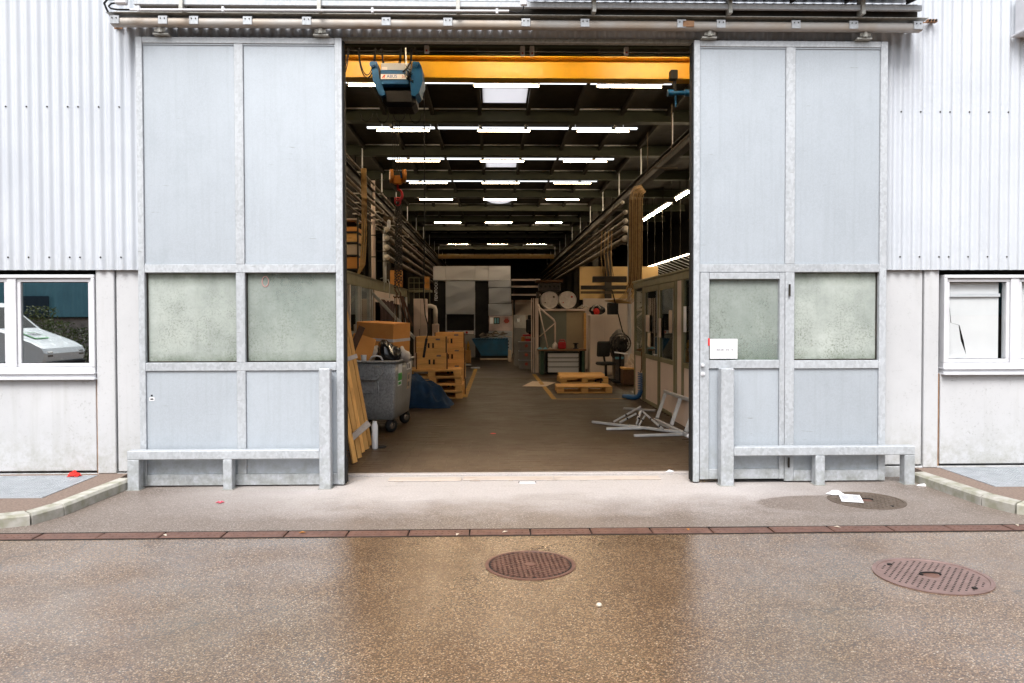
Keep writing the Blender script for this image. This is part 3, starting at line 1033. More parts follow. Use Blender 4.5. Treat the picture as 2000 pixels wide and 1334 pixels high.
# windows
def window(x0, x1, z0, z1, mulls, blind=None):
    w = thing_part('window', hall, ((x0 + x1) / 2, WY, z0))
    b = MB()
    y0, y1 = 7.915, 8.03
    fr = .035
    b.box(x0, x1, y0, y1, z1 - fr, z1, .004)
    b.box(x0, x1, y0 + .004, y1, z0, z0 + .115, .004)
    b.box(x0 - .006, x1 + .006, y0 - .022, y1, z0 + .045, z0 + .060, .003)
    b.box(x0 - .010, x1 + .010, y0 - .034, y1, z0 - .012, z0 + .004, .003)
    b.box(x0, x0 + fr, y0, y1, z0 + .116, z1 - fr - .001, .004)
    b.box(x1 - fr, x1, y0, y1, z0 + .116, z1 - fr - .001, .004)
    for m in mulls:
        b.box(m - .045, m + .045, y0 + .012, y1, z0 + .116, z1 - fr - .001, .004)
    b.build('frame', K['whitepvc'], w)
    ed = [x0 + fr] + [e for m in mulls for e in (m - .045, m + .045)] + [x1 - fr]
    for i in range(0, len(ed), 2):
        a, c = ed[i] + .002, ed[i + 1] - .002
        za, zc = z0 + .118, z1 - fr - .003
        s = .036
        sb = MB()
        ya, yb = y0 + .028, y1 - .01
        sb.box(a, c, ya, yb, zc - s, zc, .004)
        sb.box(a, c, ya, yb, za, za + s, .004)
        sb.box(a, a + s, ya, yb, za + s + .001, zc - s - .001, .004)
        sb.box(c - s, c, ya, yb, za + s + .001, zc - s - .001, .004)
        sb.build('sash', K['whitepvc'], w)
        pb = MB()
        pb.box(a + s, c - s, ya + .022, ya + .028, za + s, zc - s)
        pb.build('pane', K['clear' if blind else 'glass'], w)
        for zg in (zc - s - .006, za + s + .001):
            gb = MB()
            gb.box(a + s, c - s, ya + .014, ya + .021, zg, zg + .005)
            gb.build('gasket', K['rubber'], w)
        if blind == 'torn' and i == 0:
            # white roller blind, slit by a ragged tear
            bb = MB()
            yb2 = ya + .075
            L, Rr, B, T = a + s - .02, c - s - .035, za + s - .02, zc - s + .02
            W_, H_ = Rr - L, T - B
            tear = [(.065, .885), (.10, .70), (.135, .47), (.285, .44), (.345, .25), (.425, .055)]
            wid = [.004, .006, .010, .012, .030, .003]
            lp = [(L + (u - q) * W_, B + v * H_) for (u, v), q in zip(tear, wid)]
            rp = [(L + (u + q * .9) * W_, B + v * H_) for (u, v), q in zip(tear, wid)]
            vs = [(L, yb2, T), (Rr, yb2, T), (Rr, yb2, B), (L, yb2, B)]
            la = [len(vs) + k for k in range(6)]
            vs += [(x, yb2 - .004, z) for x, z in lp]
            ra = [len(vs) + k for k in range(6)]
            vs += [(x, yb2 + .003, z) for x, z in rp]
            fs = [(0, la[0], la[1]), (0, la[1], la[2]), (0, la[2], 3), (3, la[2], la[3]), (3, la[3], la[4]), (3, la[4], la[5]),
                  (0, 1, ra[0]), (1, ra[1], ra[0]), (1, ra[2], ra[1]), (1, ra[3], ra[2]), (1, 2, ra[3]), (2, ra[4], ra[3]), (2, ra[5], ra[4]), (2, 3, ra[5]),
                  (0, ra[0], la[0]), (3, la[5], ra[5])]
            bb.add(vs, fs)
            bb.build('blind', K['blind'], w)
            bb = MB()
            bb.box(L, Rr + .004, yb2 - .022, yb2 - .006, zc - s - .155, zc - s - .12)
            bb.build('blind_bar', K['whitepvc'], w)
        elif blind:
            bb = MB()
            bb.box(a + s - .02, c - s - .03, ya + .075, ya + .078, za, zc)
            bb.build('blind', K['blind'], w)
    return w


def thing_part(name, parent, at):
    o = bpy.data.objects.new(name, None)
    o.empty_display_size = .1
    COL.objects.link(o)
    o.parent = parent
    o.location = Vector(at) - ORI[parent.name]
    ORI[o.name] = Vector(at)
    return o


window(-5.95, -4.056, 1.078, 2.135, [-4.890])
window(4.715, 6.55, 1.090, 2.125, [5.475], 'torn')
# the rooms behind the windows
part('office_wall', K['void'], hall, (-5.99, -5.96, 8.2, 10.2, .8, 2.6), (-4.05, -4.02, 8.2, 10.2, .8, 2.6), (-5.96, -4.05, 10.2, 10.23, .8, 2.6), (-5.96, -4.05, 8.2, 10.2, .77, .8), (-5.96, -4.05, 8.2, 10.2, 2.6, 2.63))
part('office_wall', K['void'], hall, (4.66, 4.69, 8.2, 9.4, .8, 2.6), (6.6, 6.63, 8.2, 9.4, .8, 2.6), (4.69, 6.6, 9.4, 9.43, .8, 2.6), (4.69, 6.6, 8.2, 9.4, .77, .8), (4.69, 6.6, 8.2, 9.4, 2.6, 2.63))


# ================================================================== SLIDING DOORS
DY = 7.72


def door_leaf(label, xs, wicket):
    x0, xa, xb, x1 = xs            # outer, mullion left, mullion right, outer
    t = thing('sliding_door', label, 'door', ((x0 + x1) / 2, DY + .05, 0), 'sliding door leaves')
    ya, yb = DY, DY + .10
    z0, z1 = .015, 4.470
    sw = .062
    b = MB()
    b.box(x0, x0 + sw, ya, yb, z0, z1, .004)
    b.box(x1 - sw - .010, x1, ya, yb, z0, z1, .004)
    b.build('stile', K['galv'], t)
    lo, hi = x0 + sw + .001, x1 - sw - .011
    for za, zb in ((4.408, z1 - .001), (2.142, 2.224), (1.163, 1.245), (z0 + .001, .128)):
        b = MB()
        if wicket and zb < 2:
            b.box(xb + .001, hi, ya + .001, yb, za, zb, .004)
        else:
            b.box(lo, hi, ya + .001, yb, za, zb, .004)
        b.build('rail', K['galv'], t)
    for za, zb in ((2.225, 4.407), (z0 + .001, 2.141)) if wicket else ((2.225, 4.407), (1.246, 2.141), (.129, 1.162)):
        b = MB()
        b.box(xa, xb, ya + .002, yb, za, zb, .004)
        b.build('mullion', K['galv'], t)
    bays = [(lo, xa - .001), (xb + .001, hi)]
    for i, (p, q) in enumerate(bays):
        b = MB()
        b.box(p + .001, q - .001, ya + .022, ya + .05, 2.226, 4.406)
        b.build('panel', K['galv_sheet'], t)
        b = MB()                                       # the thin bead that frames each sheet
        for zq in (2.226, 4.394):
            b.box(p + .001, q - .001, ya + .012, ya + .0215, zq, zq + .012)
        b.build('bead', K['galv_sheet'], t)
        if wicket and i == 0:
            continue
        b = MB()
        b.box(p + .001, q - .001, ya + .022, ya + .05, .130, 1.161)
        b.build('panel', K['galv_sheet'], t)
        b = MB()
        b.box(p + .001, q - .001, ya + .062, ya + .069, 1.247, 2.140)
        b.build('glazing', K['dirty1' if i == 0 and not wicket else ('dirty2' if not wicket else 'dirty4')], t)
        b = MB()
        b.box(p + .001, q - .001, ya + .045, ya + .061, 1.247, 1.258)
        b.box(p + .001, p + .010, ya + .045, ya + .061, 1.259, 2.139)
        b.box(q - .010, q - .001, ya + .045, ya + .061, 1.259, 2.139)
        b.build('glazing_bead', K['darksteel'], t)
    if wicket:
        w = thing_part('wicket_door', t, ((lo + xa) / 2, DY, .04))
        p, q = lo + .004, xa - .006
        yf = ya - .006
        b = MB()
        b.box(p, p + .092, yf, yb - .01, .042, 2.138, .004)
        b.box(q - .052, q, yf, yb - .01, .042, 2.138, .004)
        b.box(p + .093, q - .053, yf + .001, yb - .01, 2.072, 2.137, .004)
        b.box(p + .093, q - .053, yf + .001, yb - .01, 1.168, 1.252, .004)
        b.box(p + .093, q - .053, yf + .001, yb - .01, .043, .145, .004)
        b.build('wicket_frame', K['galv'], w)
        b = MB()
        b.box(p + .094, q - .054, ya + .02, ya + .05, .146, 1.167)
        b.build('wicket_panel', K['galv_sheet'], w)
        b = MB()
        b.box(p + .094, q - .054, ya + .045, ya + .052, 1.253, 2.071)
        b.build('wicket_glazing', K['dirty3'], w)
        b = MB()
        b.box(2.098, 2.128, yf - .045, yf - .001, 1.188, 1.216, .006)
        b.cyl((2.120, yf - .001, 1.115), (2.120, yf - .012, 1.115), .022, n=16)
        b.cyl((2.120, yf - .012, 1.115), (2.120, yf - .022, 1.115), .009, n=10)
        b.build('lock', K['whitepvc'], w)
        b = MB()
        b.cyl((3.000, yf - .010, 1.90), (3.000, yf - .010, 2.02), .010, n=10)
        b.cyl((3.000, yf - .010, .16), (3.000, yf - .010, .26), .010, n=10)
        b.build('hinge', K['darksteel'], w)
    b = MB()
    e = x1 if not wicket else x0
    sgn = 1 if not wicket else -1
    b.box(min(e, e + sgn * .018), max(e, e + sgn * .018), ya + .02, yb + .02, .02, 4.455, .006)
    b.build('edge_seal', K['rubber'], t)
    return t


dl = door_leaf('galvanised sliding door leaf with two mouldy panes beside the leaning planks', (-3.521, -2.561, -2.472, -1.497), False)
drt = door_leaf('galvanised sliding door leaf with built in wicket door and paper notice', (2.027, 2.962, 3.058, 4.000), True)

# little lock sticker, red ring and smudges of the first leaf
st = thing('lock_sticker', 'small white sticker with black print on the lower door panel', 'sticker', (-3.408, DY + .021, .885))
part('backing', K['paper'], st, (-3.432, -3.383, DY + .0195, DY + .0215, .865, .90))
part('print', K['black'], st, (-3.422, -3.392, DY + .0185, DY + .0194, .876, .889))
part('key_slot', K['black'], st, (-3.418, -3.400, DY + .018, DY + .0215, .910, .926), bev=.005)
b = MB()
pts = [(-2.285 + .032 * math.cos(a), DY + .0605, 2.055 + .052 * math.sin(a)) for a in [2 * math.pi * i / 18 for i in range(18)]]
b.tube(pts, .0045, 6, True)
rr = b.build('red_ring_mark', K['faintred'])
tag(rr, 'faint red ring drawn on the upper corner of the mouldy door pane', 'marking')

# paper notice and its red tape on the wicket
nt = thing('paper_notice', 'white paper notice with one line of small print on the wicket pane', 'notice', (2.335, DY - .012, 1.37))
part('sheet', K['paper'], nt, (2.192, 2.472, DY - .010, DY - .0085, 1.268, 1.468))
part('print', K['ink'], nt, *[(2.252 + k * .0125, 2.252 + k * .0125 + (.0085 if k % 3 else .006), DY - .0112, DY - .0103, 1.350, 1.362 + .003 * (k % 2)) for k in range(14) if k not in (7, 11)])
tp = part('strip', K['redmark'], nt, (2.173, 2.190, DY - .011, DY - .0075, 1.40, 1.475))
tag(tp, 'red strip of tape beside the notice')


# ================================================================== GUARD RAILS IN FRONT OF THE DOORS
def guard(label, posts, tall, rail, y0=7.575):
    t = thing('guard_rail', label, 'guard rail', ((rail[0] + rail[1]) / 2, y0, 0), 'guard rails before the doors')
    for a, c in posts:
        b = MB()
        b.box(a, c, y0 + .001, y0 + .105, .0, .302, .006)
        b.build('leg', K['galv'], t)
    b = MB()
    b.box(tall[0], tall[1], y0 - .004, y0 + .112, 0, tall[2], .008)
    b.build('tall_post', K['galv'], t)
    b = MB()
    b.box(rail[0], rail[1], y0, y0 + .106, .303, .390, .006)
    b.build('rail', K['galv'], t)
    for a, c in list(posts) + [tall[:2]]:
        part('base_plate', K['galv_old'], t, (a - .012, c + .012, y0 - .012, y0 + .118, .0025, .008))
    return t


guard('galvanised guard rail in front of the door beside the planks', [(-3.584, -3.470), (-2.656, -2.567)], (-1.714, -1.603, 1.192), (-3.584, -1.7145))
guard('galvanised guard rail in front of the wicket door', [(3.222, 3.318), (4.125, 4.230)], (2.268, 2.399, 1.176), (2.3995, 4.230))

# ================================================================== RUNNING RAIL AND CANOPY
rl = thing('door_running_rail', 'long stained tubular running rail above both sliding doors', 'rail', (.3, 7.65, 4.5))
b = MB()
b.prism([(7.60, 4.548), (7.60, 4.602), (7.622, 4.618), (7.668, 4.618), (7.69, 4.602), (7.69, 4.548), (7.672, 4.538), (7.618, 4.538)], 0, -3.70, 4.285, True)
b.build('rail_tube', K['railtan'], rl)
b0 = None
for x in (-3.66, -3.198, -2.90, -2.382, -1.81, -1.037, -.435, .33, .912, 1.868, 2.261, 3.009, 3.586, 4.235):
    b = MB()
    b.box(x - .044, x + .044, 7.588, 7.60, 4.545, 4.625, .003)
    b.box(x - .044, x + .044, 7.60, 7.90, 4.621, 4.628)
    br = b.build('bracket', K['galv'], rl)
    for sx in (-.02, .02):
        b = MB()
        b.cyl((x + sx, 7.588, 4.60), (x + sx, 7.582, 4.60), .006, n=8)
        b.build('bolt', K['darksteel'], br)
part('stop_plate', K['rust'], rl, (1.88, 1.99, 7.583, 7.60, 4.555, 4.61))
for x, dd in ((-3.25, dl), (-1.69, dl), (2.165, drt), (3.73, drt)):
    b = MB()
    b.box(x - .075, x + .075, 7.66, 7.80, 4.4715, 4.486)
    b.box(x - .02, x + .02, 7.64, 7.66, 4.486, 4.536)
    for k in range(3):
        b.cyl((x - .055, 7.648, 4.497 + k * .012), (x + .055, 7.648, 4.497 + k * .012), .0045, n=8)
    b.cyl((x, 7.645, 4.486), (x, 7.645, 4.54), .014, n=10)
    b.build('roller_hanger', K['galv_old'], dd)

cn = thing('canopy_channel', 'layered galvanised canopy channel along the top edge above the rail', 'canopy', (.3, 7.6, 4.64))
part('bottom_plate', K['galv_old'], cn, (-3.66, 4.33, 7.575, 7.89, 4.650, 4.656))
part('front_strip', K['galv'], cn, (-3.45, 4.24, 7.53, 7.57, 4.708, 4.760), bev=.004)
part('web', K['darksteel'], cn, (-3.45, 4.24, 7.62, 7.64, 4.657, 4.80))  # dark colour paints the shade in which the galvanised web lies
for x in (-3.001, -1.683, -.344, .98, 2.316, 3.630):
    b = MB()
    b.prism([(7.50, 4.660), (7.50, 4.675), (7.51, 4.86), (7.617, 4.86), (7.617, 4.660)], 0, x - .006, x + .030)
    b.build('rib', K['galv_old'], cn)
aw = MB()
aw.prism([(7.40, 4.792), (7.40, 4.802), (7.88, 4.93), (7.88, 4.918)], 0, .35, 4.235)
aw.build('soffit_sheet', K['clad'], cn)
part('edge_lip', K['darksteel'], cn, (.35, 4.235, 7.388, 7.399, 4.786, 4.812))
for x in (1.35, 2.32, 2.95, 3.50, 4.12):
    b = MB()
    b.prism([(7.402, 4.768), (7.402, 4.788), (7.617, 4.846), (7.617, 4.80)], 0, x, x + .02)
    b.build('soffit_bracket', K['darksteel'], cn)
b = MB()
b.prism([(7.575, 4.650), (7.70, 4.650), (7.70, 4.66)], 0, -3.74, -3.661)
b.build('end_tip', K['galv_old'], cn)

cd = thing('white_conduit', 'thin white conduit pipe clipped under the canopy above the planks side', 'conduit', (-1.7, 7.41, 4.60))
b = MB()
b.cyl((-3.42, 7.40, 4.604), (.16, 7.40, 4.618), .012, n=10)
b.build('pipe', K['whitepvc'], cd)
for x in (-3.34, -2.55, -1.14, .045):
    part('clip', K['whitepvc'], cd, (x - .012, x + .012, 7.385, 7.418, 4.590, 4.640), bev=.004)
jb = thing('junction_box', 'grey junction box with black cables at the end of the canopy', 'junction box', (-3.50, 7.42, 4.655))
part('box', K['whitepvc'], jb, (-3.555, -3.445, 7.37, 7.43, 4.650, 4.78), bev=.012)
b = MB()
b.tube([(-3.555, 7.40, 4.70), (-3.63, 7.40, 4.70), (-3.70, 7.48, 4.695), (-3.745, 7.62, 4.69), (-3.765, 7.76, 4.66), (-3.77, 7.86, 4.63)], .010, 7)
b.tube([(-3.555, 7.41, 4.67), (-3.60, 7.41, 4.665), (-3.625, 7.41, 4.64), (-3.60, 7.40, 4.615), (-3.54, 7.40, 4.605), (-3.41, 7.40, 4.604)], .009, 7)
b.build('cable', K['black'], jb)
b = MB()
b.cyl((-3.77, 7.80, 4.675), (-3.77, 7.88, 4.62), .018, n=10)
b.box(-3.80, -3.72, 7.875, 7.89, 4.60, 4.66)
b.build('cable_gland', K['rust'], jb)
jb2 = thing('conduit_outlet', 'small white outlet with short cable above the middle of the doorway', 'outlet box', (.30, 7.42, 4.64))
part('box', K['whitepvc'], jb2, (.27, .335, 7.37, 7.415, 4.665, 4.76), bev=.01)
b = MB()
b.tube([(.30, 7.40, 4.665), (.298, 7.40, 4.64), (.28, 7.40, 4.615), (.235, 7.40, 4.604), (.155, 7.40, 4.617)], .007, 6)
b.build('cable', K['black'], jb2)

rb = thing('rusty_anchor', 'small rusty anchor bracket on the white cladding beyond the rail end', 'bracket', (4.50, 7.88, 4.68))
b = MB()
b.box(4.47, 4.575, 7.84, 7.885, 4.715, 4.745, .004)
b.bar((4.48, 7.85, 4.72), (4.40, 7.80, 4.69), .012, .012)
b.build('arm', K['rust'], rb)
b = MB()
for k in range(3):
    b.cyl((4.49 + k * .032, 7.84, 4.73), (4.49 + k * .032, 7.825, 4.73), .010, n=8)
b.build('bolt', K['rubber'], rb)
fl = thing('floodlight', 'white wall floodlight cut by the top corner of the picture', 'floodlight', (5.52, 7.8, 4.58))
b = MB()
b.prism([(7.70, 4.60), (7.70, 4.66), (7.76, 4.98), (7.87, 4.98), (7.87, 4.60)], 0, 5.405, 5.75)
b.build('housing', K['whitepvc'], fl)
part('base', K['whitepvc'], fl, (5.37, 5.80, 7.68, 7.885, 4.575, 4.598), bev=.004)
b = MB()
b.tube([(5.43, 7.72, 4.86), (5.405, 7.70, 4.81), (5.43, 7.69, 4.75), (5.47, 7.69, 4.70)], .010, 6)
b.build('bracket', K['darksteel'], fl)

# ================================================================== LITTLE THINGS ON THE GROUND
def crumple(x, y, z, rx, ry, h, seed, nu=14, nv=8):
    """a crumpled cloth or scrap lying on the ground"""
    R2 = random.Random(seed)
    b = MB()
    vs, fs = [], []
    for j in range(nv + 1):
        f = j / nv
        for k in range(nu):
            a = 2 * math.pi * k / nu
            w = 1 + R2.uniform(-.22, .22) * (f > 0)
            zz = z + h * (1 - f ** 1.4) * (1 + R2.uniform(-.3, .3) * (0 < f < 1))
            vs.append((x + rx * f * w * math.cos(a), y + ry * f * w * math.sin(a), max(zz, z)))
    for j in range(nv):
        for k in range(nu):
            fs.append((j * nu + k, (j + 1) * nu + k, (j + 1) * nu + (k + 1) % nu, j * nu + (k + 1) % nu))
    b.add(vs, fs, False)
    return b


tag(crumple(-4.215, 7.80, .1075, .075, .045, .048, 3).build('red_rag', K['redcloth']), 'crumpled bright red rag on the grating edge by the wall', 'rag')
b = MB()
for k in range(5):
    a = k * 2 * math.pi / 5
    b.convex([(-2.495, 7.04, .006), (-2.495 + .03 * math.cos(a - .4), 7.04 + .03 * math.sin(a - .4), .016), (-2.495 + .042 * math.cos(a), 7.04 + .042 * math.sin(a), .010),
              (-2.495 + .03 * math.cos(a + .4), 7.04 + .03 * math.sin(a + .4), .016), (-2.495, 7.04, .003)], [(0, 1, 2, 3), (4, 3, 2, 1), (0, 4, 1), (0, 3, 4)])
tag(b.build('fallen_blossom', K['pinkbloom']), 'tiny pink blossom lying on the apron before the door', 'blossom')
b = MB()
b.lathe([(.001, -.008), (.014, -.004), (.018, .004), (.012, .013), (.001, .016)], (.616, 4.449, .008), n=9)
tag(b.build('pale_pebble', K['stone']), 'single pale pebble on the wet asphalt before the lattice cover', 'pebble')
pb = MB()
Rm = Matrix.Rotation(-.32, 3, 'Z') @ Matrix.Rotation(.03, 3, 'X')
pb.obox((3.30, 6.985, .0135), (.185, .265, .0025), Rm)
pp = thing('paper_sheet', 'printed white paper sheet lying on the ribbed manhole cover', 'paper', (3.30, 6.985, .012))
pb.build('sheet', K['paper'], pp)
for k in range(7):
    q = MB()
    for cx in (-.045, .045):
        c = Vector((3.30, 6.985, .0151)) + Rm @ Vector((cx, .09 - k * .026, 0))
        q.obox(c, (.064, .010, .0008), Rm)
    q.build('print_line', K['ink'], pp)
tag(crumple(3.24, 7.18, .010, .085, .05, .035, 9, 9, 3).build('crumpled_paper', K['paper']), 'crumpled white paper scrap at the back edge of the ribbed cover', 'paper')
tag(crumple(4.30, 7.53, .004, .075, .035, .02, 21, 9, 3).build('paper_scrap', K['paper']), 'white paper scrap at the foot of the guard rail by the kerb', 'paper')
RL = random.Random(5)
leafspots = [(.09, 6.0, 'pale'), (-.28, 5.94, 'pale'), (1.54, 6.02, 'brown'), (2.75, 6.05, 'pale'), (4.22, 6.06, 'pale'), (-2.55, 5.99, 'pale'), (-1.5, 6.03, 'brown')]
for i, (x, y, c) in enumerate(leafspots):
    b = MB()
    a = RL.uniform(0, 6)
    L = .03
    e = Vector((math.cos(a), math.sin(a), 0))
    n_ = Vector((-e.y, e.x, 0))
    P = Vector((x, y, .009))
    b.convex([P - e * L, P + n_ * .013 + V(0, 0, .006), P + e * L, P - n_ * .013 + V(0, 0, .006), P - V(0, 0, .002)], [(0, 1, 2), (0, 2, 3), (0, 4, 1), (1, 4, 2), (2, 4, 3), (3, 4, 0)])
    o = b.build('fallen_leaf', K['stone'] if c == 'pale' else K['card'])
    where = ['just before the middle grate', 'on the grate edge next to the middle one', 'on the drain below the tall guard post', 'on the drain before the ribbed cover',
             'on the drain near the kerb under the torn blind', 'on the drain before the planks side guard rail', 'on the drain below the planks'][i]
    tag(o, ('small pale leaf ' if c == 'pale' else 'small brown leaf ') + where, 'leaf', 'leaves lying on the drain')

# threshold: floor lock plate, broken boards along the sill
tp = thing('floor_lock', 'small bright floor lock plate in the middle of the threshold', 'lock plate', (.345, 7.77, 0))
part('plate', K['paper'], tp, (.265, .425, 7.735, 7.805, .0035, .014), bev=.004)
part('dark_frame', K['pit'], tp, (.255, .435, 7.806, 7.825, .003, .010))
tb = thing('threshold_board', 'worn pale timber board lying along the threshold of the open bay', 'board', (.3, 7.98, 0))
for i, (xa, xb, dy, hh) in enumerate(((-1.09, -.33, .0, .013), (-.32, .62, .012, .012), (.63, 1.74, -.004, .012))):
    b = MB()
    b.bar((xa, 7.985 + dy, hh / 2 + .003), (xb, 7.965 + dy, hh / 2 + .003), .15, hh, .006)
    b.build('plank', K['woodold'], tb)
b = MB()
for k in range(7):
    x = -1.0 + k * .38 + RN.uniform(-.05, .05)
    b.bar((x, 7.885, .008), (x + RN.uniform(.03, .12), 7.885 + RN.uniform(-.012, .012), .009), .008, .008)
b.build('splinters', K['woodold'], tb)
tag(crumple(1.90, 8.19, .026, .05, .025, .02, 33, 8, 3).build('sill_scrap', K['paper']), 'pale scrap on the sill by the tall guard post', 'scrap')

# ================================================================== INSIDE: FLOOR
FZ = .018
g = MB()
g.add([(-9, 8.16, .008), (9.2, 8.16, .008), (9.2, 62, .008), (-9, 62, .008)], [(0, 1, 2, 3)])
floor = g.build('floor', K['floor'], at=(0, 8.16, .008))
tag(floor, kind='structure')
part('sill_strip', K['apron'], hall, (-1.86, 2.44, 8.161, 8.262, -.02, .020), bev=.004)
bl = MB()
bl.obox((0, 0, 0), (.2385, .1185, .014), None, .0025)
bk0 = bl.build('floor_block', K['block'], at=(0, 0, 0))
cnt = 0
rest = MB()
row = 0
y = 8.325
while y < 21:
    xo = (-1.74 if y < 10.6 else -3.18) + (.12 if row % 2 else 0) + RN.uniform(-.01, .01)
    half = .12 * row
    x = xo
    while x < (2.62 if y < 10.6 else 3.0):
        z = .0115 + RN.uniform(-.0012, .0012)
        if cnt < 300:
            if cnt == 0:
                bk0.parent = floor
                bk0.location = Vector((x, y, z)) - ORI[floor.name]
            else:
                piece(bk0, (x, y, z), (RN.uniform(-.008, .008), RN.uniform(-.008, .008), RN.uniform(-.012, .012)), floor)
            cnt += 1
        else:
            rest.obox((x, y, z), (.2385, .1185, .014), Matrix.Rotation(RN.uniform(-.012, .012), 3, 'Z'))
        x += .24
    y += .12
    row += 1
tag(rest.build('floor_blocks', K['block'], floor), kind='stuff')
for nm, pts in (('a', [(-.64, 15.95), (-.54, 15.95), (-.50, 24.6), (-.60, 24.6)]), ('b', [(1.19, 15.50), (1.29, 15.50), (1.23, 22.2), (1.13, 22.2)])):
    b = MB()
    b.add([(p[0], p[1], .0225) for p in pts], [(0, 1, 2, 3)])
    tag(b.build('floor_marking', K['line'], floor), 'worn yellow lane line along the hall')
b = MB()
b.add([(1.29, 15.48, .0225), (2.72, 15.50, .0225), (2.72, 15.59, .0225), (1.29, 15.57, .0225)], [(0, 1, 2, 3)])
b.build('floor_marking', K['line'], floor)
b = MB()
b.add([(-1.3, 15.88, .0225), (-.64, 15.88, .0225), (-.64, 15.97, .0225), (-1.3, 15.97, .0225)], [(0, 1, 2, 3)])
b.build('floor_marking', K['line'], floor)

# ================================================================== INSIDE: WALLS, ROOF
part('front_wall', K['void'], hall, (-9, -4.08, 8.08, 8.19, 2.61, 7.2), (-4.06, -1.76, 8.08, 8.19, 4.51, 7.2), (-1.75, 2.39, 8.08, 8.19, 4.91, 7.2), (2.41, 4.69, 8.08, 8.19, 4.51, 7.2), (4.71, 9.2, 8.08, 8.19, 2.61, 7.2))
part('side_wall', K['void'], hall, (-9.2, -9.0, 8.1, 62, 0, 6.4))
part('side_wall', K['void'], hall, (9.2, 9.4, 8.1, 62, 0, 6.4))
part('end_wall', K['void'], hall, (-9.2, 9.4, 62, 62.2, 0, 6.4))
part('inner_return', K['void'], hall, (-2.20, -2.12, 8.2, 10.2, 0, 3.2))
holes = [(15.38, 16.50), (22.46, 23.58), (29.54, 30.66)]
b = MB()
b.box(-9.2, -.205, 8.2, 62.2, 6.25, 6.35)
b.box(.715, 9.4, 8.2, 62.2, 6.25, 6.35)
ys = [8.2] + [v for h in holes for v in h] + [62.2]
for i in range(0, len(ys), 2):
    b.box(-.205, .715, ys[i], ys[i + 1], 6.25, 6.35)
b.build('roof_deck', K['deck'], hall)
for i, (a, c) in enumerate(holes):
    b = MB()
    if i < 2:
        b.box(-.204, .714, a + .001, c - .001, 6.262, 6.275)
    else:
        b.lathe([(.50, 0), (.47, -.05), (.36, -.10), (.2, -.13), (.01, -.14)], (.255, (a + c) / 2, 6.262), n=24)
    b.build('rooflight', K['skylight'], hall)

PX = [-3.40, -2.36, -1.32, -.28, .78, 1.83, 2.85, 3.88]
BY = [17.0 + 3.54 * n for n in range(-2, 12)]
bm0 = None
for k, yb in enumerate(BY):
    b = MB()
    b.box(-7.4, 7.8, yb - .012, yb + .012, 6.0, 6.215)
    b.box(-7.4, 7.8, yb - .11, yb + .11, 6.216, 6.236)
    b.box(-7.4, 7.8, yb - .13, yb + .13, 5.962, 5.999)
    bm = b.build('roof_beam', K['beam'], hall)
    if yb < 14:
        continue
    b = MB()
    for i in range(len(PX) - 1):
        b.box(PX[i] + .045, PX[i + 1] - .045, yb - .155, yb - .115, 6.214, 6.244, .004)
    b.build('white_lip', K['whitetrunk'], bm)
    b = MB()
    b.cyl((-3.42, yb - .2, 5.55), (-3.42, yb - .2, 6.24), .018, n=8)
    b.cyl((3.93, yb - .2, 5.45), (3.93, yb - .2, 6.24), .018, n=8)
    b.build('tie_rod', K['whitetrunk'], bm)
for x in PX:
    part('purlin', K['deck'], hall, (x - .035, x + .035, 10, 61, 6.12, 6.249))
for k, yb in enumerate(BY):
    if yb > 50:
        break
    for x in (-3.75, 4.15):
        if x > 0 and yb < 27:
            continue
        b = MB()
        b.box(x - .012, x + .012, yb - .11, yb + .11, 0, 5.96)
        b.box(x - .11, x + .11, yb - .125, yb - .111, 0, 5.96)
        b.box(x - .11, x + .11, yb + .111, yb + .125, 0, 5.96)
        b.build('column', K['darksteel'], hall)
for x in (-3.45, 3.85):
    b = MB()
    b.box(x - .09, x + .09, 8.3, 61, 5.275, 5.295)
    b.box(x - .008, x + .008, 8.3, 61, 5.05, 5.274)
    b.box(x - .09, x + .09, 8.3, 61, 5.03, 5.049)
    b.build('crane_runway', K['darksteel'], hall)

# ================================================================== FLUORESCENT ROWS
ROWN = {-1: 'hidden', 0: 'nearest', 1: 'second', 2: 'third', 3: 'fourth', 4: 'fifth', 6: 'sixth', 9: 'last'}


def light_row(n):
    yl = 14.70 + 3.54 * n
    t = thing('light_row', ('white fluorescent light row, ' + ROWN[n] + ' one below the dark roof') if n >= 0 else 'white fluorescent light row tucked out of sight above the door head', 'lamp', (.25, yl, 6.1), 'fluorescent rows across the hall')
    b = MB()
    b.box(-2.95, 3.43, yl - .055, yl + .055, 6.134, 6.163, .004)
    b.build('trunk', K['trunk_lit' if n < 4 else 'whitetrunk'], t)
    for x in (-2.11, .27, 2.62):
        b = MB()
        b.prism([(yl - .11, 6.094), (yl - .11, 6.100), (yl - .05, 6.133), (yl + .05, 6.133), (yl + .11, 6.100), (yl + .11, 6.094), (yl + .045, 6.118), (yl - .045, 6.118)], 0, x - .63, x + .63)
        b.build('reflector', K['whitetrunk'], t)
        b = MB()
        b.cyl((x - .61, yl, 6.076), (x + .61, yl, 6.076), .0125, n=8)
        b.build('tube', K['tube_dim' if n in (0, 1, 2, 3) else ('tube_far' if n > 3 else 'tube')], t)
    b = MB()
    for k in range(6):
        x = -2.6 + k * 1.14
        b.cyl((x, yl, 6.178), (x, yl, 6.249), .008, n=6)
    b.build('hanger', K['whitetrunk'], t)


for n in ROWN:
    light_row(n)

# aisle lights beyond the right-hand columns, then unseen fill tubes over both aisles
NUM = ['one', 'two', 'three', 'four', 'five', 'six', 'seven', 'eight', 'nine']


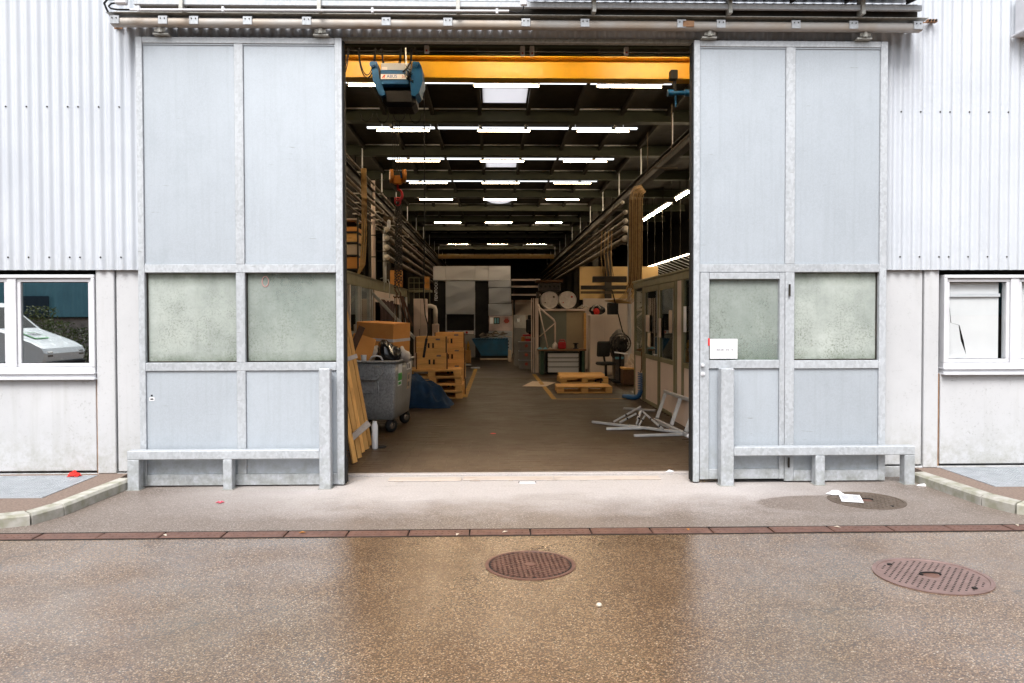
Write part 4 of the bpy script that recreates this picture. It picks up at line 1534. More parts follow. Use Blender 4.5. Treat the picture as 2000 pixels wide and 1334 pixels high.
def aisle_or_fill_light(x, ya, yb, label, group):
    t = thing('aisle_or_fill_light', label, 'lamp', (x, (ya + yb) / 2, 5.5), group)
    MB().cyl((x, ya, 5.50), (x, yb, 5.50), .022, n=8).build('tube', K['tube_side'], t)
    part('batten', K['whitetrunk'], t, (x - .10, x + .10, ya, yb, 5.535, 5.58))
    MB().cyl((x, (ya + yb) / 2, 5.58), (x, (ya + yb) / 2, 6.249), .01, n=6).build('rod', K['darksteel'], t)


for i, (ya, yb) in enumerate(((23.4, 24.1), (24.3, 25.0), (26.0, 27.9), (28.1, 29.6), (29.9, 30.4))):
    aisle_or_fill_light(6.0, ya, yb, 'warm tube in the high slanting aisle line, number %s counted from the doorway' % NUM[i], 'tubes of the high aisle line')
for i, ya in enumerate((12.6, 15.2, 17.8, 20.4)):  # unseen tubes added to brighten the hall from the cabin side
    aisle_or_fill_light(6.0, ya, ya + 1.5, 'unseen fill tube added over the glazed cabin side, number %s from the front wall' % NUM[i], 'unseen fill tubes added over the cabin')
for i, ya in enumerate((12.2, 15.0, 17.8, 20.6, 23.4, 26.2)):  # unseen tubes added behind the door leaf as side fill for the hall
    aisle_or_fill_light(-6.0, ya, ya + 1.5, 'unseen fill tube added over the glazed office side, number %s from the front wall' % NUM[i], 'unseen fill tubes added over the office')
for i, ya in enumerate((22.6, 23.9, 25.2, 26.5, 27.8, 29.1, 30.4)):
    t = thing('louvre_light', 'warm tube in the low louvred aisle line, number %s counted from the doorway' % ['one', 'two', 'three', 'four', 'five', 'six', 'seven'][i], 'lamp', (6.0, ya + .6, 3.6), 'tubes of the low louvred line')
    b = MB()
    b.cyl((6.0, ya, 3.60), (6.0, ya + 1.2, 3.60), .022, n=8)
    b.build('tube', K['louvre_tube'], t)
    b = MB()
    for k in range(2):
        b.bar((6.02, ya + .3 + k * .6, 3.62), (6.9, ya + .3 + k * .6, 3.28), .05, .012)
    b.build('louvre_fin', K['whitetrunk'], t)
    b = MB()
    b.cyl((6.0, ya + .6, 3.63), (6.0, ya + .6, 6.249), .01, n=6)
    b.build('rod', K['darksteel'], t)

# ================================================================== OVERHEAD CRANE
cr = thing('overhead_crane', 'yellow overhead crane girder across the top of the doorway', 'crane', (.3, 12.4, 5.5))
b = MB()
b.box(-3.3, 3.7, 12.30, 12.60, 5.826, 5.850, .003)
b.box(-3.3, 3.7, 12.442, 12.458, 5.524, 5.825)
b.box(-3.3, 3.7, 12.32, 12.58, 5.500, 5.523, .003)
b.build('girder', K['yellow'], cr)
for x in (-3.45, 3.85):
    part('end_carriage', K['yellow'], cr, (x - .10, x + .10, 11.5, 13.2, 5.30, 5.50), bev=.01)
b = MB()
b.box(2.82, 2.935, 12.16, 12.30, 5.455, 5.60, .01)
b.bar((2.895, 12.25, 5.57), (2.91, 12.25, 5.23), .04, .06)
b.build('limit_switch', K['black'], cr)
b = MB()
b.cyl((2.79, 12.25, 5.255), (3.15, 12.25, 5.255), .036, n=12)
b.cyl((2.79, 12.25, 5.255), (2.88, 12.25, 5.255), .057, n=12)
b.cyl((3.06, 12.25, 5.255), (3.15, 12.25, 5.255), .057, n=12)
b.cyl((2.92, 12.25, 5.255), (2.92, 12.25, 5.03), .015, n=8)
b.build('end_buffer', K['blue'], cr)
b = MB()
b.cyl((-3.3, 12.20, 5.875), (3.7, 12.20, 5.875), .012, n=8)
b.build('cable_track', K['black'], cr)


def loop(xa, za, xb, zb, dip, y=12.16, n=14):
    pts = []
    for k in range(n + 1):
        f = k / n
        pts.append((xa + (xb - xa) * f, y, za + (zb - za) * f - dip * (1 - (2 * f - 1) ** 2) ** .6))
    return pts


for xa, xb, dip in ((-2.63, -2.24, .54), (-2.10, -1.82, .46), (-1.74, -1.42, .47), (-1.38, -1.26, .38)):
    MB().tube(loop(xa, 5.90, xb, 5.90, dip), .0105, 6).build('festoon_cable', K['black'], cr)
    MB().tube(loop(xa + .015, 5.90, xb - .015, 5.90, dip - .04, 12.14), .0075, 6).build('festoon_cable', K['black'], cr)
for k in range(4):
    MB().tube(loop(-2.10 + k * .26, 4.93, -1.90 + k * .26, 4.93, .13 + .025 * (k % 2), 12.30, 10), .0075, 6).build('festoon_cable', K['black'], cr)

ho = thing('hoist', 'blue electric hoist with white name plate hanging on the yellow crane', 'hoist', (-1.15, 9.45, 4.2))
b = MB()
b.box(-1.345, -1.005, 9.28, 9.56, 4.47, 4.652, .012)
b.build('motor_housing', K['blue'], ho)
part('control_cabinet', K['mgrey'], ho, (-1.345, -.99, 9.34, 9.57, 4.653, 4.752), bev=.008)
part('cabinet_sticker', K['tape'], ho, (-1.335, -1.27, 9.333, 9.339, 4.655, 4.70))
part('drum_housing', K['black'], ho, (-1.33, -.93, 9.34, 9.78, 4.235, 4.468), bev=.05)
for x0, x1, lean in ((-1.455, -1.375, .09), (-.965, -.850, -.07)):
    b = MB()
    s_ = 1 if lean > 0 else -1
    pts = [(x0, 4.70), (x0 + .01, 4.745), (x1 - .01, 4.745), (x1, 4.70), (x1 + lean * .2, 4.55), (x1 + lean, 4.36), (x1 + lean - .05, 4.335), (x0 + lean, 4.36), (x0 + lean * .25, 4.52)]
    if s_ < 0:
        pts = [(x0, 4.70), (x0 + .01, 4.745), (x1 - .03, 4.745), (x1, 4.69), (x1 + .015, 4.52), (x1 - .03, 4.38), (x1 - .08, 4.335), (x0 - .01, 4.345), (x0 - .02, 4.5)]
    b.prism(pts, 1, 9.27, 9.62)
    fp = b.build('side_plate', K['blue'], ho)
    b = MB()
    b.cyl(((x0 + x1) / 2 - .02, 9.27, 4.705), ((x0 + x1) / 2 - .02, 9.235, 4.705), .034, n=14)
    b.cyl(((x0 + x1) / 2 - .02, 9.235, 4.705), ((x0 + x1) / 2 - .02, 9.23, 4.705), .018, n=10)
    b.build('buffer', K['blue'], fp)
np_ = part('name_plate', K['paper'], ho, (-1.340, -1.028, 9.270, 9.279, 4.538, 4.595))
b = MB()
b.prism([(-1.328, 4.549), (-1.298, 4.587), (-1.283, 4.587), (-1.295, 4.549), (-1.305, 4.549), (-1.302, 4.566), (-1.315, 4.549)], 1, 9.267, 9.2695)
b.build('plate_emblem', K['inkred'], np_)
text('ABUS', .052, K['inkblue'], 'plate_lettering', np_, face_cam(-1.205, 9.2685, 4.567))
text('5t', .048, K['inkred'], 'plate_lettering', np_, face_cam(-1.068, 9.2685, 4.567))
b = MB()
b.cyl((-1.035, 9.25, 4.90), (-1.03, 9.25, 4.55), .009, n=8)
b.build('guide_rod', K['alloy'], ho)
b = MB()
for k in range(10):
    a = (RN.uniform(-1.06, -1.0), 9.26 + RN.uniform(-.02, .02), RN.uniform(4.56, 4.70))
    b.tube([a, (a[0] + .03, a[1] - .02, a[2] - .05), (a[0] + .06, a[1], a[2] - .02 - RN.uniform(0, .08))], .006, 5)
b.tube([(-.96, 9.25, 4.76), (-1.02, 9.24, 4.66), (-1.07, 9.24, 4.61)], .010, 6)
b.build('wiring', K['black'], ho)
b = MB()
for x in (-1.24, -1.215, -1.185, -1.16):
    b.cyl((x, 9.6, 4.25), (x, 9.6, 3.47), .004, n=6)
b.build('wire_rope', K['darksteel'], ho)

hk = thing('hook_block', 'orange pulley block with red hook hanging below the blue hoist', 'hook', (-1.18, 9.6, 3.0))
for x, w in ((-1.262, .04), (-1.105, .045)):
    b = MB()
    b.lathe([(.028, 0), (.085, .001), (.092, .006), (.075, .016), (.092, w - .006), (.085, w - .001), (.028, w)], (x - w / 2, 9.6, 3.45), (1, 0.25, 0), 24)
    b.build('pulley', K['orange'], hk)
part('yoke', K['orange'], hk, (-1.24, -1.13, 9.56, 9.64, 3.345, 3.455), bev=.015)
part('motor_cap', K['blue'], hk, (-1.145, -1.125, 9.55, 9.65, 3.42, 3.50), bev=.006)
b = MB()
pts = [(-1.183, 9.6, 3.345), (-1.183, 9.6, 3.285)]
for k in range(11):
    a = math.pi * .5 - k * math.pi * 1.35 / 10
    pts.append((-1.180 + .052 * math.cos(a), 9.6, 3.215 + .068 * math.sin(a)))
b.tube(pts, [.012, .013] + [.015] * 4 + [.018] * 4 + [.012, .008, .005], 8)
b.build('hook', K['red'], hk)


def chain(name, label, x0, z0, x1, z1, y, mat, n_):
    b = MB()
    for k in range(n_):
        f = (k + .5) / n_
        c = Vector((x0 + (x1 - x0) * f, y, z0 + (z1 - z0) * f))
        L = abs(z1 - z0) / n_ * .72
        ring = []
        for q in range(10):
            a = 2 * math.pi * q / 10
            u = .0135 * math.cos(a)
            ring.append(c + (V(u, 0, L * math.sin(a)) if k % 2 else V(u * .35, u, L * math.sin(a))))
        b.tube(ring, .0046, 5, True)
    return b


cs = thing('chain_sling', 'dark chain sling with two long strands hanging from the red hook', 'chain', (-1.19, 9.6, 1.75))
for xa, xb in ((-1.200, -1.222), (-1.165, -1.178)):
    chain('', '', xa, 3.14, xb, 2.06, 9.6, None, 30).build('chain_strand', K['darksteel'], cs)
for xa, xb in ((-1.190, -1.207), (-1.150, -1.150)):
    chain('', '', xa, 3.12, xb, 2.12, 9.62, None, 28).build('chain_strand', K['darksteel'], cs)
b = MB()
b.tube([(-1.185 + .035 * math.cos(a), 9.6, 3.135 + .05 * math.sin(a)) for a in [2 * math.pi * k / 12 for k in range(12)]], .010, 6, True)
b.build('master_link', K['red'], cs)
for x in (-1.222, -1.178):
    b = MB()
    b.tube([(x, 9.6, 2.07), (x, 9.6, 2.03), (x + .022, 9.6, 1.99), (x + .020, 9.6, 1.95), (x - .006, 9.6, 1.935), (x - .024, 9.6, 1.96)], [.008, .009, .011, .012, .010, .006], 7)
    b.build('sling_hook', K['darkwood'], cs)
b = MB()
for x, w in ((-1.222, -.03), (-1.178, .075), (-1.15, .10)):
    b.bar((x, 9.6, 1.955), (x + w * .8, 9.62, 1.60), .006, .022)
    b.bar((x + .02, 9.6, 1.955), (x + w + .04, 9.62, 1.58), .006, .022)
b.build('webbing', K['darkwood'], cs)

pc = thing('pendant_control', 'black pendant control hanging on a long cable in front of the crates', 'control', (-.86, 9.6, 1.17))
b = MB()
b.tube([(-.849, 9.6, 4.60), (-.850, 9.6, 3.6), (-.856, 9.6, 2.6), (-.866, 9.6, 1.95), (-.850, 9.6, 1.72), (-.818, 9.6, 1.60), (-.815, 9.6, 1.50), (-.832, 9.6, 1.42)], .0075, 7)
b.build('cable', K['black'], pc)
b = MB()
b.bar((-.832, 9.6, 1.43), (-.872, 9.6, 1.185), .030, .034, .008, up=(0, 1, 0))
b.build('handset', K['black'], pc)
b = MB()
for k in range(4):
    b.cyl((-.838 - k * .009, 9.583, 1.37 - k * .045), (-.838 - k * .009, 9.576, 1.37 - k * .045), .008, n=8)
b.build('button', K['darksteel'], pc)

lbl = ['white sensor box under the lintel near the blue hoist', 'first of the twin white sensor boxes at the middle of the lintel', 'second of the twin white sensor boxes at the middle of the lintel', 'white sensor box under the lintel near the wicket door']
for i, (a, c, z0, z1) in enumerate(((-.753, -.702, 4.618, 4.70), (.310, .361, 4.594, 4.70), (.416, .466, 4.594, 4.70), (1.470, 1.518, 4.610, 4.697))):
    t = thing('sensor_box', lbl[i], 'sensor', ((a + c) / 2, 8.6, z0), 'sensor boxes under the lintel')
    part('case', K['whitepvc'], t, (a, c, 8.57, 8.62, z0, z1), bev=.006)
    b = MB()
    b.cyl(((a + c) / 2, 8.57, z0 + .022), ((a + c) / 2, 8.562, z0 + .022), .010, n=10)
    b.build('lens', K['inkred'], t)
    b = MB()
    b.tube([((a + c) / 2, 8.6, z1), ((a + c) / 2, 8.6, z1 + .12), ((a + c) / 2 + .05, 8.6, z1 + .2)], .006, 6)
    b.build('lead', K['black'], t)
part('sensor_track', K['beam'], hall, (-1.76, 2.36, 8.60, 8.66, 4.705, 4.79))

c2 = thing('far_crane', 'pale yellow crane girder far back under the last lights', 'crane', (.3, 46.5, 5.3))
# the hoist group hangs from the girder at its own distance and size
for o_, loc_ in ((ho, (-1.473, 12.15, 4.92)), (hk, (-1.512, 12.35, 3.366)), (cs, (-1.525, 12.35, 1.765)), (pc, (-1.102, 12.35, 1.022))):
    o_.location = loc_
    o_.scale = (1.281, 1.281, 1.281)
part('girder', plain('far_crane_cream', (.62, .40, .14), .5), c2, (-3.3, 3.7, 46.5, 46.8, 5.20, 5.44), bev=.01)
for x in (-3.45, 3.85):
    part('end_carriage', K['darksteel'], c2, (x - .10, x + .10, 45.7, 47.6, 5.298, 5.44), bev=.01)

# ================================================================== PIPE RUNS
prd = ['lowest fat', 'second fat', 'third', 'fourth thin', 'topmost thin']
for i, (z, r, xx) in enumerate(((3.80, .083, 3.60), (4.066, .083, 3.60), (4.285, .062, 3.60), (4.52, .055, 3.60), (4.785, .045, 3.52))):
    t = thing('pipe_run', 'tan pipe along the wall above the drums, %s one' % prd[i], 'pipe', (xx, 40, z - r), 'pipe runs above the drums')
    b = MB()
    b.cyl((xx, 20.85, z), (xx, 58, z), r, n=12)
    b.build('pipe', K['pipe'], t)
    b = MB()
    b.lathe([(r * 1.15, 0), (r * 1.15, .05), (r * .95, .085), (r * .4, .1)], (xx, 20.86, z), (0, -1, 0), 16)
    b.build('end_cap', K['pipecap'], t)
    for k in range(6):
        b = MB()
        b.cyl((xx, 22.3 + k * 3.54, z), (xx, 22.36 + k * 3.54, z), r * 1.12, n=12)
        b.box(xx + r * .8, 4.06, 22.31 + k * 3.54, 22.35 + k * 3.54, z - .015, z + .015)
        b.build('pipe_clamp', K['darksteel'], t)
for i, (z, r, y0, xx) in enumerate(((5.47, .028, 10.5, -3.4), (4.92, .050, 10.5, -3.4), (4.68, .042, 10.5, -3.42), (4.53, .034, 10.5, -3.46), (4.39, .03, 10.5, -3.5))):
    t = thing('pipe_run', 'tan pipe starting behind the planks side door, %s of five' % ['highest', 'second', 'third', 'fourth', 'lowest'][i], 'pipe', (xx, 35, z - r), 'thin pipe runs behind the planks side door')
    b = MB()
    b.cyl((xx, y0, z), (xx, 58, z), r, n=10)
    b.build('pipe', K['pipe'], t)
    for k in range(6):
        b = MB()
        b.cyl((xx, 16.64 + k * 3.54, z), (xx, 16.69 + k * 3.54, z), r * 1.3, n=10)
        b.box(-3.66, xx - r * .8, 16.65 + k * 3.54, 16.69 + k * 3.54, z - .015, z + .015)
        b.build('pipe_clamp', K['pipecap'], t)
for i, (z, r) in enumerate(((4.38, .072), (4.11, .072), (3.82, .080), (3.52, .080))):
    t = thing('pipe_run', 'fat pipe behind the hanging chain, %s of four' % ['highest', 'second', 'third', 'lowest'][i], 'pipe', (-3.3, 40, z - r), 'fat pipe runs behind the chain')
    b = MB()
    b.cyl((-3.25, 23.7, z), (-3.25, 58, z), r, n=12)
    b.build('pipe', K['pipe'], t)
    b = MB()
    b.lathe([(r * 1.15, 0), (r * 1.15, .05), (r * .9, .08), (r * .35, .1)], (-3.25, 23.71, z), (0, -1, 0), 16)
    b.build('end_cap', K['pipecap'], t)
    for k in range(5):
        part('pipe_support', K['darksteel'], t, (-3.66, -3.25, 24.0 + k * 3.54, 24.05 + k * 3.54, z - r - .02, z - r))
t = thing('white_downpipe', 'bright white downpipe with a kink behind the hanging chain', 'pipe', (-3.38, 24.5, 2.7))
b = MB()
b.tube([(-3.42, 24.4, 2.62), (-3.42, 24.4, 4.30), (-3.40, 24.4, 4.38), (-3.30, 24.4, 4.46), (-3.28, 24.4, 4.54), (-3.28, 24.4, 4.78)], .055, 10)
b.build('pipe', K['whitetrunk'], t)
b = MB()
b.cyl((-3.42, 24.4, 4.74), (-3.18, 24.4, 4.80), .05, n=10)
b.cyl((-3.45, 24.4, 4.80), (-3.15, 24.4, 4.80), .07, n=10)
b.build('valve', K['pipe'], t)
t = thing('tan_standpipe', 'tan banded standpipe rising above the cabin behind the chain', 'pipe', (-3.43, 22.2, 2.74))
b = MB()
b.cyl((-3.43, 22.2, 2.735), (-3.43, 22.2, 5.6), .060, n=12)
b.build('pipe', K['panel'], t)
b = MB()
for z in (3.4, 4.02, 4.55):
    b.cyl((-3.43, 22.2, z), (-3.43, 22.2, z + .03), .066, n=12)
b.build('band', K['darksteel'], t)
t = thing('cable_bundle', 'brown cable bundle on the dark column behind the planks side door', 'cable', (-3.45, 18.6, 2.74))
b = MB()
for k in range(5):
    x = -3.27 + k * .028
    pts = [(x, 19.3, 5.4), (x + .01, 19.3, 4.4), (x - .02 * (k % 2), 19.3, 3.6), (x - .04, 19.3, 3.0), (x - .10 - .02 * k, 19.2, 2.74)]
    b.tube(pts, .015, 6)
b.build('cables', K['cable'], t)

t = thing('cable_riser', 'yellowed cable riser climbing the column above the glazed cabin', 'cable', (3.53, 19.0, 2.5))
for k in range(11):
    x = 3.385 + k * .031
    b = MB()
    yy = 19.0 + .02 * math.sin(k * 2.3)
    b.tube([(x + .30 - k * .02, yy + .05 * (k % 3), 4.95 - k * .016), (x + .12 - k * .01, yy + .03 * (k % 3), 4.90 - k * .018), (x + .035, yy, 4.78 - k * .012), (x + .008, yy, 4.62), (x, yy, 4.40), (x, yy, 2.95), (x - .02, yy, 2.55), (x - .10, yy + .02, 2.28 - k * .01), (x - .26, yy + .05, 2.12 - k * .01), (x - .60, yy + .1, 2.08 - k * .005)], .0105, 6)
    b.build('cable', K['cable'], t)
part('backing_tray', K['darksteel'], t, (3.38, 3.72, 19.10, 19.14, 2.4, 4.6))
t = thing('tray_conduit', 'thin tan conduit sloping through the dark above the cable riser', 'conduit', (3.7, 14, 4.6))
b = MB()
b.tube([(3.55, 19.0, 4.97), (3.55, 17.6, 4.98), (3.55, 15.0, 4.98), (3.55, 13.0, 4.98), (3.55, 10.5, 4.98)], .018, 7)
b.cyl((3.55, 15.2, 4.98), (3.55, 15.2, 5.9), .010, n=6)
b.cyl((3.55, 17.6, 4.98), (3.55, 17.6, 5.9), .010, n=6)
b.cyl((3.55, 17.0, 4.98), (4.1, 17.0, 4.98), .012, n=6)
b.build('conduit_run', K['pipe'], t)
t = thing('grey_standpipe', 'grey standpipe beside the yellowed cable riser', 'pipe', (3.5, 20.3, 0))
b = MB()
b.cyl((3.60, 20.2, 0.01), (3.60, 20.2, 4.0), .05, n=10)
b.build('pipe', K['mlight'], t)

# ================================================================== GLAZED CABIN AT THE RIGHT
cb = thing('glazed_cabin', 'olive framed glazed cabin with cream lower panels and double door', 'cabin', (3.0, 13.5, 0))
CX = 3.0
YS = [10.4, 11.98, 12.14, 12.46, 15.05, 15.30, 16.15]
b = MB()
b.box(CX - .03, CX + .06, 10.4, 16.20, 2.275, 2.395, .006)
b.box(CX - .05, CX + .07, 10.4, 16.22, 2.396, 2.43, .004)
b.build('header', K['oliveframe'], cb)
for y0, y1 in ((11.98, 12.10), (12.42, 12.52), (15.05, 15.30), (16.09, 16.18)):
    part('post', K['oliveframe'], cb, (CX - .02, CX + .05, y0, y1, .0, 2.274), bev=.005)
part('sill_rail', K['oliveframe'], cb, (CX - .02, CX + .05, 10.4, 11.975, .89, .97), (CX - .02, CX + .05, 15.305, 16.085, .89, .97))


def cab_leaf(y0, y1, hinge_far):
    d = thing_part('cabin_door', cb, (CX, (y0 + y1) / 2, .01))
    b = MB()
    f = .085
    b.box(CX - .028, CX + .022, y0, y0 + f, .02, 2.265, .004)
    b.box(CX - .028, CX + .022, y1 - f, y1, .02, 2.265, .004)
    b.box(CX - .027, CX + .022, y0 + f + .001, y1 - f - .001, 2.165, 2.265, .004)
    b.box(CX - .027, CX + .022, y0 + f + .001, y1 - f - .001, 0.885, .96, .004)
    b.box(CX - .027, CX + .022, y0 + f + .001, y1 - f - .001, .02, .08, .004)
    b.build('door_frame', K['oliveframe'], d)
    part('door_panel', K['panel'], d, (CX - .012, CX + .012, y0 + f, y1 - f, .081, .884))
    part('door_glass', K['cabglass'], d, (CX - .004, CX + .002, y0 + f, y1 - f, .961, 2.164))
    b = MB()
    b.box(CX - .030, CX - .0285, y1 - f - .03, y1 - f + .0, 0.97, 2.155)
    b.box(CX - .030, CX - .0285, y0 + f - .0, y0 + f + .02, 0.97, 2.155)
    b.build('bright_bead', K['alloy'], d)
    return d


d1 = cab_leaf(12.53, 13.73, True)
d2 = cab_leaf(13.75, 15.04, False)
part('handle', K['alloy'], d2, (CX - .075, CX - .05, 13.78, 13.98, .99, 1.01), (CX - .052, CX - .028, 13.80, 13.82, .99, 1.01))
part('lower_panel', K['panel'], cb, (CX - .008, CX + .014, 10.4, 11.975, .02, .888))
part('lower_panel', K['panel'], cb, (CX - .008, CX + .014, 12.105, 12.415, .02, 2.27))
part('lower_panel', K['panel'], cb, (CX - .008, CX + .014, 15.305, 16.085, .02, .888))
part('side_glass', K['cabglass'], cb, (CX, CX + .006, 10.4, 11.975, .972, 2.272))
part('side_glass', K['cabglass'], cb, (CX, CX + .006, 15.305, 16.085, .972, 2.272))
part('pin_board', K['panel'], cb, (CX + .012, CX + .02, 15.36, 16.06, 1.10, 2.22))
part('cabin_roof', K['oliveframe'], cb, (CX, 6.2, 10.4, 16.2, 2.31, 2.39))
part('cabin_back', K['void'], cb, (6.15, 6.2, 10.4, 16.2, 0, 2.30))
part('cabin_side', K['void'], cb, (CX + .06, 6.15, 16.15, 16.2, 0, 2.30))
part('cabin_side', K['void'], cb, (CX + .06, 6.15, 10.4, 10.45, 0, 2.30))
for y0, y1, z0, z1, m in ((14.50, 14.86, 1.40, 1.72, 'panel'), (14.42, 14.70, 1.12, 1.38, 'cardflat'), (13.50, 13.70, 1.32, 1.66, 'panel'), (12.66, 12.90, 1.42, 1.80, 'cardflat'), (11.72, 11.90, 1.45, 1.85, 'paper')):
    q = part('pinned_note', K[m], cb, (CX - .034, CX - .0325, y0, y1, z0, z1))
# what stands in the cabin
t = thing('cabin_shelf', 'brown timber shelf unit seen through the cabin glass', 'shelf', (4.6, 12.5, 0))
for z in (.5, 1.05, 1.55, 2.05):
    part('shelf_board', K['card'], t, (3.9, 5.4, 11.2, 11.24, z, z + .8 if z > 2 else z + .02), (3.9, 5.4, 11.25, 13.0, z, z + .03))
part('shelf_side', K['card'], t, (3.86, 3.89, 11.2, 13.0, .01, 2.3), (5.41, 5.44, 11.2, 13.0, .01, 2.3))
for i, (x, y, z, s, m) in enumerate(((4.2, 11.6, 1.08, .22, 'panel'), (4.6, 12.1, 1.08, .26, 'scrapdark'), (4.3, 12.4, 1.58, .2, 'greybox'), (4.2, 12.0, .53, .3, 'benchgreen'), (4.0, 11.9, 1.58, .18, 'mlight'))):
    tag(part('store_box', K[m], None, (x - s / 2, x + s / 2, y - s / 2, y + s / 2, z, z + s * .9), bev=.01), ['cream box on the cabin shelf', 'dark box on the cabin shelf behind the cream one', 'grey box on the upper cabin shelf', 'green box on the lowest cabin shelf', 'light grey box on the upper cabin shelf near the glass'][i], 'box', 'boxes on the cabin shelf')
t = thing('cabin_bench', 'cluttered work table behind the double cabin door', 'table', (4.5, 14.6, 0))
part('table_top', K['mlight'], t, (3.9, 5.6, 14.0, 15.6, 1.00, 1.04))
for x in (3.95, 5.5):
    for yq in (14.05, 15.5):
        part('leg', K['darksteel'], t, (x, x + .05, yq, yq + .05, .01, .999))
t = thing('bench_machine', 'grey bench machine with bent duct on the cabin table', 'machine', (4.5, 14.8, 1.041))
b = MB()
b.box(4.2, 4.8, 14.5, 15.1, 1.041, 1.30, .03)
b.box(4.35, 4.65, 14.6, 15.0, 1.301, 1.62, .04)
b.build('machine_body', K['greybox'], t)
b = MB()
b.tube([(4.5, 14.8, 1.62), (4.5, 14.8, 1.9), (4.6, 14.9, 2.1), (4.9, 15.1, 2.2), (5.4, 15.4, 2.2), (5.8, 15.6, 2.25)], .07, 10)
b.build('duct', K['mlight'], t)

# ================================================================== GLAZED CABIN AT THE LEFT
lc = thing('glazed_office', 'olive topped glazed office behind the leaning planks', 'cabin', (-3.3, 22, 0))
LX = -3.3
part('header', K['oliveframe'], lc, (LX - .06, LX + .03, 15.0, 29.4, 2.44, 2.70), bev=.006)
part('cap_rail', K['oliveframe'], lc, (LX - .07, LX + .05, 15.0, 29.42, 2.701, 2.74))
part('roof', K['oliveframe'], lc, (-7.0, LX - .08, 15.0, 29.4, 2.66, 2.70))
for y0, m in ((16.2, 'alloy'), (17.6, 'panel'), (18.75, 'alloy'), (19.05, 'alloy'), (20.45, 'alloy'), (20.85, 'alloy'), (21.25, 'panel'), (25.6, 'alloy'), (27.3, 'alloy'), (29.2, 'alloy')):
    part('post', K[m], lc, (LX - .04, LX + .04, y0, y0 + .11, 0, 2.439), bev=.006)
for y0, y1 in ((17.72, 18.74), (19.17, 20.44), (21.37, 25.59), (27.42, 29.19)):
    part('office_glass', K['cabglass'], lc, (LX - .004, LX + .004, y0, y1, 1.05, 2.438))
    part('lower_panel', K['panel'], lc, (LX - .012, LX + .012, y0, y1, .02, 1.048))
part('upper_panel', K['panel'], lc, (LX + .006, LX + .020, 21.5, 27.2, 2.12, 2.436))
part('back_wall', K['tanboard'], lc, (-5.6, -5.55, 15.0, 29.4, 0, 2.65))
part('inner_shelf', K['mlight'], lc, (-5.5, -4.9, 16.0, 21.0, 1.9, 1.94), (-5.5, -4.9, 16.0, 21.0, 1.4, 1.44), (-5.5, -4.9, 16.0, 21.0, .9, .94))
Rb = random.Random(77)
for i in range(9):
    y = 16.3 + i * .5
    z = (1.945, 1.445, .945)[i % 3]
    s = Rb.uniform(.22, .34)
    m = ('card', 'panel', 'greybox', 'redcloth', 'card', 'mlight', 'tarp', 'panel', 'card')[i]
    tag(part('store_box', K[m], None, (-5.3, -5.3 + s, y, y + s, z, z + s * .8), bev=.008), 'small stored box on the office shelves, number %s from the doorway end' % ['one', 'two', 'three', 'four', 'five', 'six', 'seven', 'eight', 'nine'][i], 'box', 'boxes on the office shelves')
mc = thing('maroon_curtain', 'dark maroon work clothes hanging in front of the office', 'clothes', (-3.1, 22.3, 1.0))
b = MB()
pts = []
for k in range(13):
    f = k / 12
    pts.append((-3.17 + .04 * math.sin(k * 2.1), 21.6 + f * 3.3))
vs, fs = [], []
for (x, y_) in pts:
    for j in range(6):
        z = .9 + j * .26
        vs.append((x + .02 * math.sin(j * 1.7 + y_ * 3), y_, z - (.08 if j == 5 and int(y_ * 2) % 2 else 0)))
for k in range(12):
    for j in range(5):
        a = k * 6 + j
        fs.append((a, a + 6, a + 7, a + 1))
b.add(vs, fs, True)
b.build('cloth', plain('maroon_cloth', (.035, .008, .008), .85), mc)
part('hanging_rod', K['alloy'], mc, (-3.18, -3.16, 21.5, 25.0, 2.215, 2.235))
b = MB()
b.tube([(-3.2, 21.9, 2.78), (-3.12, 21.9, 2.80), (-3.08, 21.9, 2.70), (-3.09, 21.9, 2.45)], .014, 6)
b.tube([(-3.2, 23.0, 2.78), (-3.12, 23.0, 2.80), (-3.08, 23.0, 2.68), (-3.09, 23.0, 2.25)], .014, 6)
b.build('hanger_hook', K['alloy'], mc)
b = MB()
b.bar((-3.12, 20.0, 2.31), (-1.02, 20.0, .03), .05, .075, .006)
tag(b.build('leaning_strut', K['alloy']), 'bright alloy strut leaning diagonally behind the cardboard box', 'strut')
# stored boxes on top of the office
for i, (y0, y1, z0, h, m, s) in enumerate(((19.95, 20.75, 2.942, .30, 'card', 0), (19.95, 20.75, 3.302, .27, 'cardflat', 0), (19.95, 20.75, 3.632, .22, 'wood', 0), (19.95, 20.75, 3.902, .12, 'card', 0))):
    tag(part('roof_box', K[m], None, (-4.5, -3.50, y0, y1, z0, z0 + h), bev=.01), ['brown carton lowest on the rack above the office', 'pale carton second on the rack above the office', 'wooden case third on the rack above the office', 'flat carton on top of the rack above the office'][i], 'box', 'cartons on the rack above the office')
rk = thing('roof_rack', 'dark storage rack on the office roof behind the door edge', 'rack', (-4.0, 20.3, 2.742))
for yq in (19.86, 20.8):
    for xq in (-4.56, -3.49):
        part('upright', K['darksteel'], rk, (xq, xq + .04, yq, yq + .04, 2.742, 4.25))
for z in (2.91, 3.27, 3.60, 3.87, 4.20):
    part('shelf', K['panel'] if z > 3.9 else K['darksteel'], rk, (-4.52, -3.49, 19.91, 20.8, z, z + .03))
part('lamp_strip', K['louvre_tube'], rk, (-4.4, -3.9, 20.82, 20.86, 4.30, 4.33))

